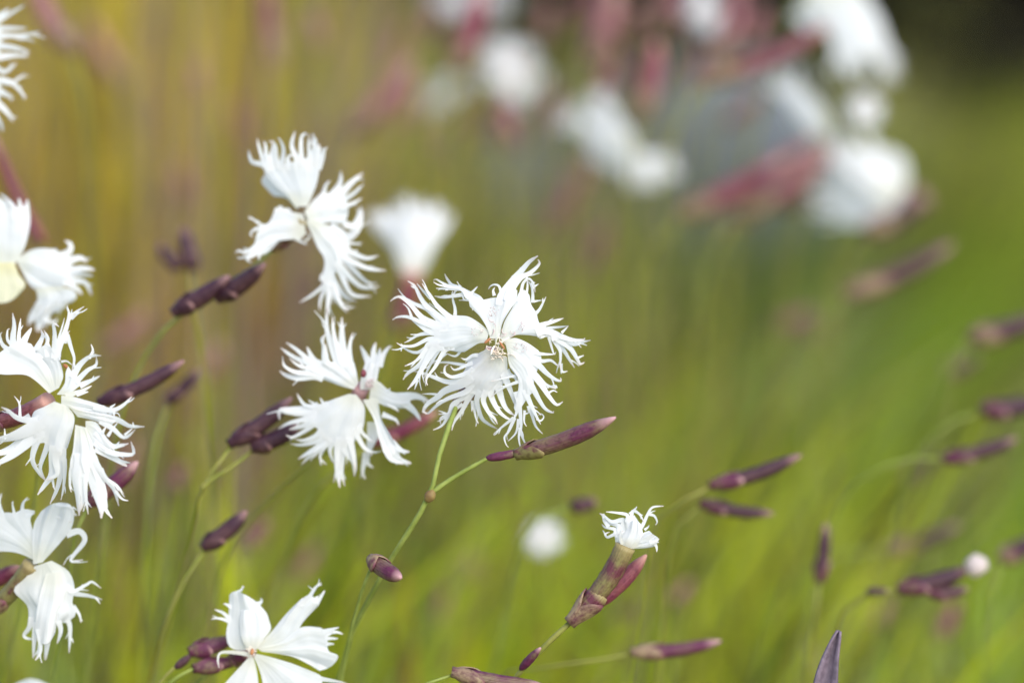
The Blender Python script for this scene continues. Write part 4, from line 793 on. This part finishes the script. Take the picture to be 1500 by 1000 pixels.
def grass(name, label, pts_fn, count, hrange, wrange, lean, palette, seed, curve=.35, tufts=60, spread=.009, jit=.12, tilt=.13):
    """fine grass growing in tufts, each tuft of one kind of plant with its own colour and height"""
    rnd = random.Random(seed); bm = new_bm(); lay = bm.verts.layers.float_color["pt"]; T = []
    for k in range(tufts):
        pr = rnd.random(); col = palette[-1][1]
        for p_, c_ in palette:
            if pr < p_: col = c_; break
            pr -= p_
        T.append((*pts_fn(rnd), col, rnd.uniform(.65, 1.1), max(-1.7 * tilt, min(1.7 * tilt, rnd.gauss(0, tilt)))))
    for k in range(count):
        tx, ty, col, hf, tl = rnd.choice(T)
        if rnd.random() < .82: x = tx + rnd.gauss(0, spread * ty); y = ty + rnd.gauss(0, spread * ty)
        else: x, y = pts_fn(rnd)
        if y < .47: y = .47 + (.47 - y)
        h = rnd.uniform(*hrange) * hf; wd = rnd.uniform(*wrange)
        f = rnd.uniform(.75, 1.25); col = (col[0] * f * rnd.uniform(.92, 1.08), col[1] * f, col[2] * f, 1)
        lx = lean[0] + tl + max(-2 * jit, min(2 * jit, rnd.gauss(0, jit))); ly = lean[1] + rnd.gauss(0, .18); ly = max(ly, (.462 - y) / h); a = rnd.uniform(-.9, .9); sd_ = Vector((math.cos(a), math.sin(a), 0)); cv = rnd.uniform(0, curve)
        prev = None
        for i in range(5):
            t = i / 4; c = Vector((x + lx * h * t + lx * cv * h * t * t, y + ly * h * t, h * t * (1 - .25 * cv * t) - .006)); hw = wd * .5 * (1 - .85 * t ** 2)
            nw = (bm.verts.new(c - sd_ * hw), bm.verts.new(c + sd_ * hw + Vector((0, .2 * hw, 0))))
            for v in nw: v[lay] = col
            if prev: bm.faces.new((prev[0], prev[1], nw[1], nw[0]))
            prev = nw
    o = part(name, bm, GRASS); o["kind"] = "stuff"; o["label"] = label; o["category"] = "grass"
    return o
def box(x0, x1, y0, y1): return lambda r: (r.uniform(x0, x1), r.uniform(y0, y1))
def wedge(a0, a1, y0, y1):                      # a strip that widens with distance, a0..a1 in units of the distance
    def f(r):
        y = math.sqrt(r.uniform(y0 * y0, y1 * y1)); return (r.uniform(a0, a1) * y, y)
    return f
OCHRE = (.58, .42, .036); GOLD = (.74, .53, .045); STRAW = (.44, .41, .19); BROWN = (.19, .145, .065); OLIVE = (.255, .285, .042); LIME = (.60, .64, .026); GREEN = (.28, .41, .026); DKGREEN = (.06, .10, .014); MAUVE = (.34, .22, .19); RUST = (.42, .19, .055); SAGE = (.42, .48, .20)
DARKG = (.03, .035, .008)
grass("green_grass", "bright green fine grass at the lower right", wedge(.0, .36, .50, .85), 2600, (.06, .15), (.0014, .0034), (.55, .0), [(.38, GREEN), (.34, LIME), (.06, OLIVE), (.08, SAGE), (.04, BROWN), (.10, DARKG)], 1, tufts=130, spread=.006)
grass("yellow_grass", "yellow green grass below the middle flower", wedge(-.18, .08, .50, .85), 2400, (.06, .16), (.0014, .0034), (.18, .0), [(.50, LIME), (.22, GREEN), (.10, OLIVE), (.05, RUST), (.07, SAGE), (.06, DARKG)], 2, tufts=110, spread=.006)
grass("olive_grass", "olive brown grass at the lower left", wedge(-.36, -.08, .50, .85), 2000, (.08, .19), (.0014, .0034), (.05, .0), [(.24, OLIVE), (.28, LIME), (.14, BROWN), (.10, RUST), (.10, GREEN), (.14, DARKG)], 3, tufts=100, spread=.006)
grass("dry_grass", "golden dry grass at the upper left", wedge(-.42, -.09, .75, 1.3), 2600, (.16, .34), (.0016, .004), (.05, .0), [(.34, OCHRE), (.14, GOLD), (.18, OLIVE), (.14, MAUVE), (.08, STRAW), (.12, BROWN)], 4, tufts=110, spread=.006)
grass("brown_grass", "brown and olive stems behind the upper middle", wedge(-.13, .03, .70, 1.3), 1800, (.10, .23), (.0016, .004), (.14, .0), [(.30, OLIVE), (.28, LIME), (.14, BROWN), (.14, MAUVE), (.14, DARKG)], 5, tufts=90, spread=.006)
grass("meadow_grass", "mid green grass sloping up on the right", wedge(.0, .40, .75, 1.4), 2800, (.07, .17), (.0016, .004), (.7, .0), [(.34, GREEN), (.20, OLIVE), (.24, DKGREEN), (.12, SAGE), (.10, BROWN)], 6, tufts=120, spread=.006)
grass("far_grass", "yellow green grass at the far right", wedge(.15, .42, 1.5, 2.1), 2400, (.08, .15), (.002, .005), (.3, .0), [(.12, LIME), (.44, OLIVE), (.2, DKGREEN), (.24, BROWN)], 7, tufts=60)
grass("back_grass", "dull olive grass far behind the flowers", wedge(-.5, .5, 2.9, 6.0), 3000, (.10, .25), (.004, .01), (.1, .0), [(.4, OLIVE), (.4, BROWN), (.2, DKGREEN)], 8, tufts=90)
grass("near_stems", "loose pale green stems and leaves just behind the flowers", wedge(-.32, .06, .49, .68), 640, (.10, .215), (.0016, .0036), (.16, .0), [(.46, LIME), (.22, GREEN), (.10, SAGE), (.07, RUST), (.05, MAUVE), (.10, DARKG)], 9, tufts=200, spread=.0035, jit=.16, tilt=.20)
grass("leaning_stems", "loose green leaves leaning to the right among the right hand buds", wedge(-.02, .40, .49, .68), 800, (.10, .20), (.0016, .0036), (.8, .0), [(.36, LIME), (.26, GREEN), (.12, SAGE), (.05, RUST), (.07, MAUVE), (.14, DARKG)], 10, tufts=230, spread=.0035, jit=.25, tilt=.40)
grass("golden_stems", "loose golden and mauve stems in front of the yellow grass", wedge(-.36, -.12, .62, .92), 260, (.18, .33), (.0016, .0036), (-.02, .0), [(.22, OCHRE), (.06, GOLD), (.22, MAUVE), (.24, OLIVE), (.14, BROWN), (.12, DARKG)], 12, tufts=130, spread=.004, jit=.04, tilt=.05, curve=.15)
grass("tangled_leaves", "tangle of short crossing leaves and dead stems low in the meadow", wedge(-.34, .40, .49, .66), 1000, (.10, .205), (.0018, .0038), (.25, .0), [(.30, LIME), (.20, GREEN), (.14, SAGE), (.08, MAUVE), (.08, BROWN), (.20, DARKG)], 13, tufts=260, spread=.004, jit=.25, tilt=.42, curve=.9)
grass("dry_stalks", "mauve and rusty dry stalks standing in the yellow grass", wedge(-.34, -.08, .62, .95), 130, (.20, .36), (.003, .0055), (.06, .0), [(.36, MAUVE), (.20, RUST), (.24, BROWN), (.12, OCHRE), (.08, DARKG)], 11, tufts=110, spread=.006, jit=.05, tilt=.06)
# stone
def boulder(label, px, py, z, rx, ry, rz, seed):
    c = U(px, py, z); bm = new_bm(); bmesh.ops.create_icosphere(bm, subdivisions=5, radius=1)
    for v in bm.verts:
        n_ = v.co.copy(); f = 1 + .22 * noise.noise(n_ * 1.3 + Vector((seed, 0, 0))) + .06 * noise.noise(n_ * 5)
        v.co = Vector((c.x + n_.x * rx * f, c.y + n_.y * ry * f, max(-.02, c.z + n_.z * rz * f)))
    o = part("stone", bm, STONE); o["label"] = label; o["category"] = "stone"; return o
boulder("grey stone behind the reddish slanting buds", 1030, 262, 1.62, .095, .07, .075, 3)
boulder("smaller blue grey stone behind the stems above the sharp middle flower", 765, 330, 1.62, .055, .05, .06, 8)

# dark shrubs at the back
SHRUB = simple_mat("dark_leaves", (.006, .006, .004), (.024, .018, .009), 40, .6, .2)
TRUNKM = simple_mat("dark_twigs", (.03, .022, .014), (.05, .04, .025), 60, .8)
def shrub(label, x, y, rx, h, seed, n=2600):
    rnd = random.Random(seed); root = thing("shrub", label, "shrub", (x, y, 0)); bm = new_bm()
    for k in range(n):
        while True:
            p = Vector((rnd.uniform(-1, 1), rnd.uniform(-1, 1), rnd.uniform(-1, 1)))
            if p.length < 1 and noise.noise(p * 2.2 + Vector((seed, 0, 0))) > -.25: break
        c = Vector((x + p.x * rx, y + p.y * rx * .7, h * .52 + p.z * h * .5)); s = rnd.uniform(.01, .024)
        a = Vector((rnd.gauss(0, 1), rnd.gauss(0, 1), rnd.gauss(0, .6))).normalized(); b = a.orthogonal().normalized()
        vs_ = [bm.verts.new(c - a * s), bm.verts.new(c + b * s * .35), bm.verts.new(c + a * s), bm.verts.new(c - b * s * .35)]; bm.faces.new(vs_)
    part("foliage", bm, SHRUB, root)
    bm = new_bm()
    for k in range(6):
        a = k * 1.05; sweep(bm, lerp_poly([Vector((x, y, -.02)), Vector((x + math.cos(a) * rx * .2, y + math.sin(a) * rx * .15, h * .35)), Vector((x + math.cos(a) * rx * .6, y + math.sin(a) * rx * .4, h * .8))], 8), [.02 * (1 - i / 9) for i in range(8)], 6)
    part("trunk", bm, TRUNKM, root)
shrub("dark shrub behind the top right corner", .45, 2.2, .19, .55, 1)
shrub("dark shrub behind the blurred white flowers at the top", .13, 2.25, .24, .45, 2)
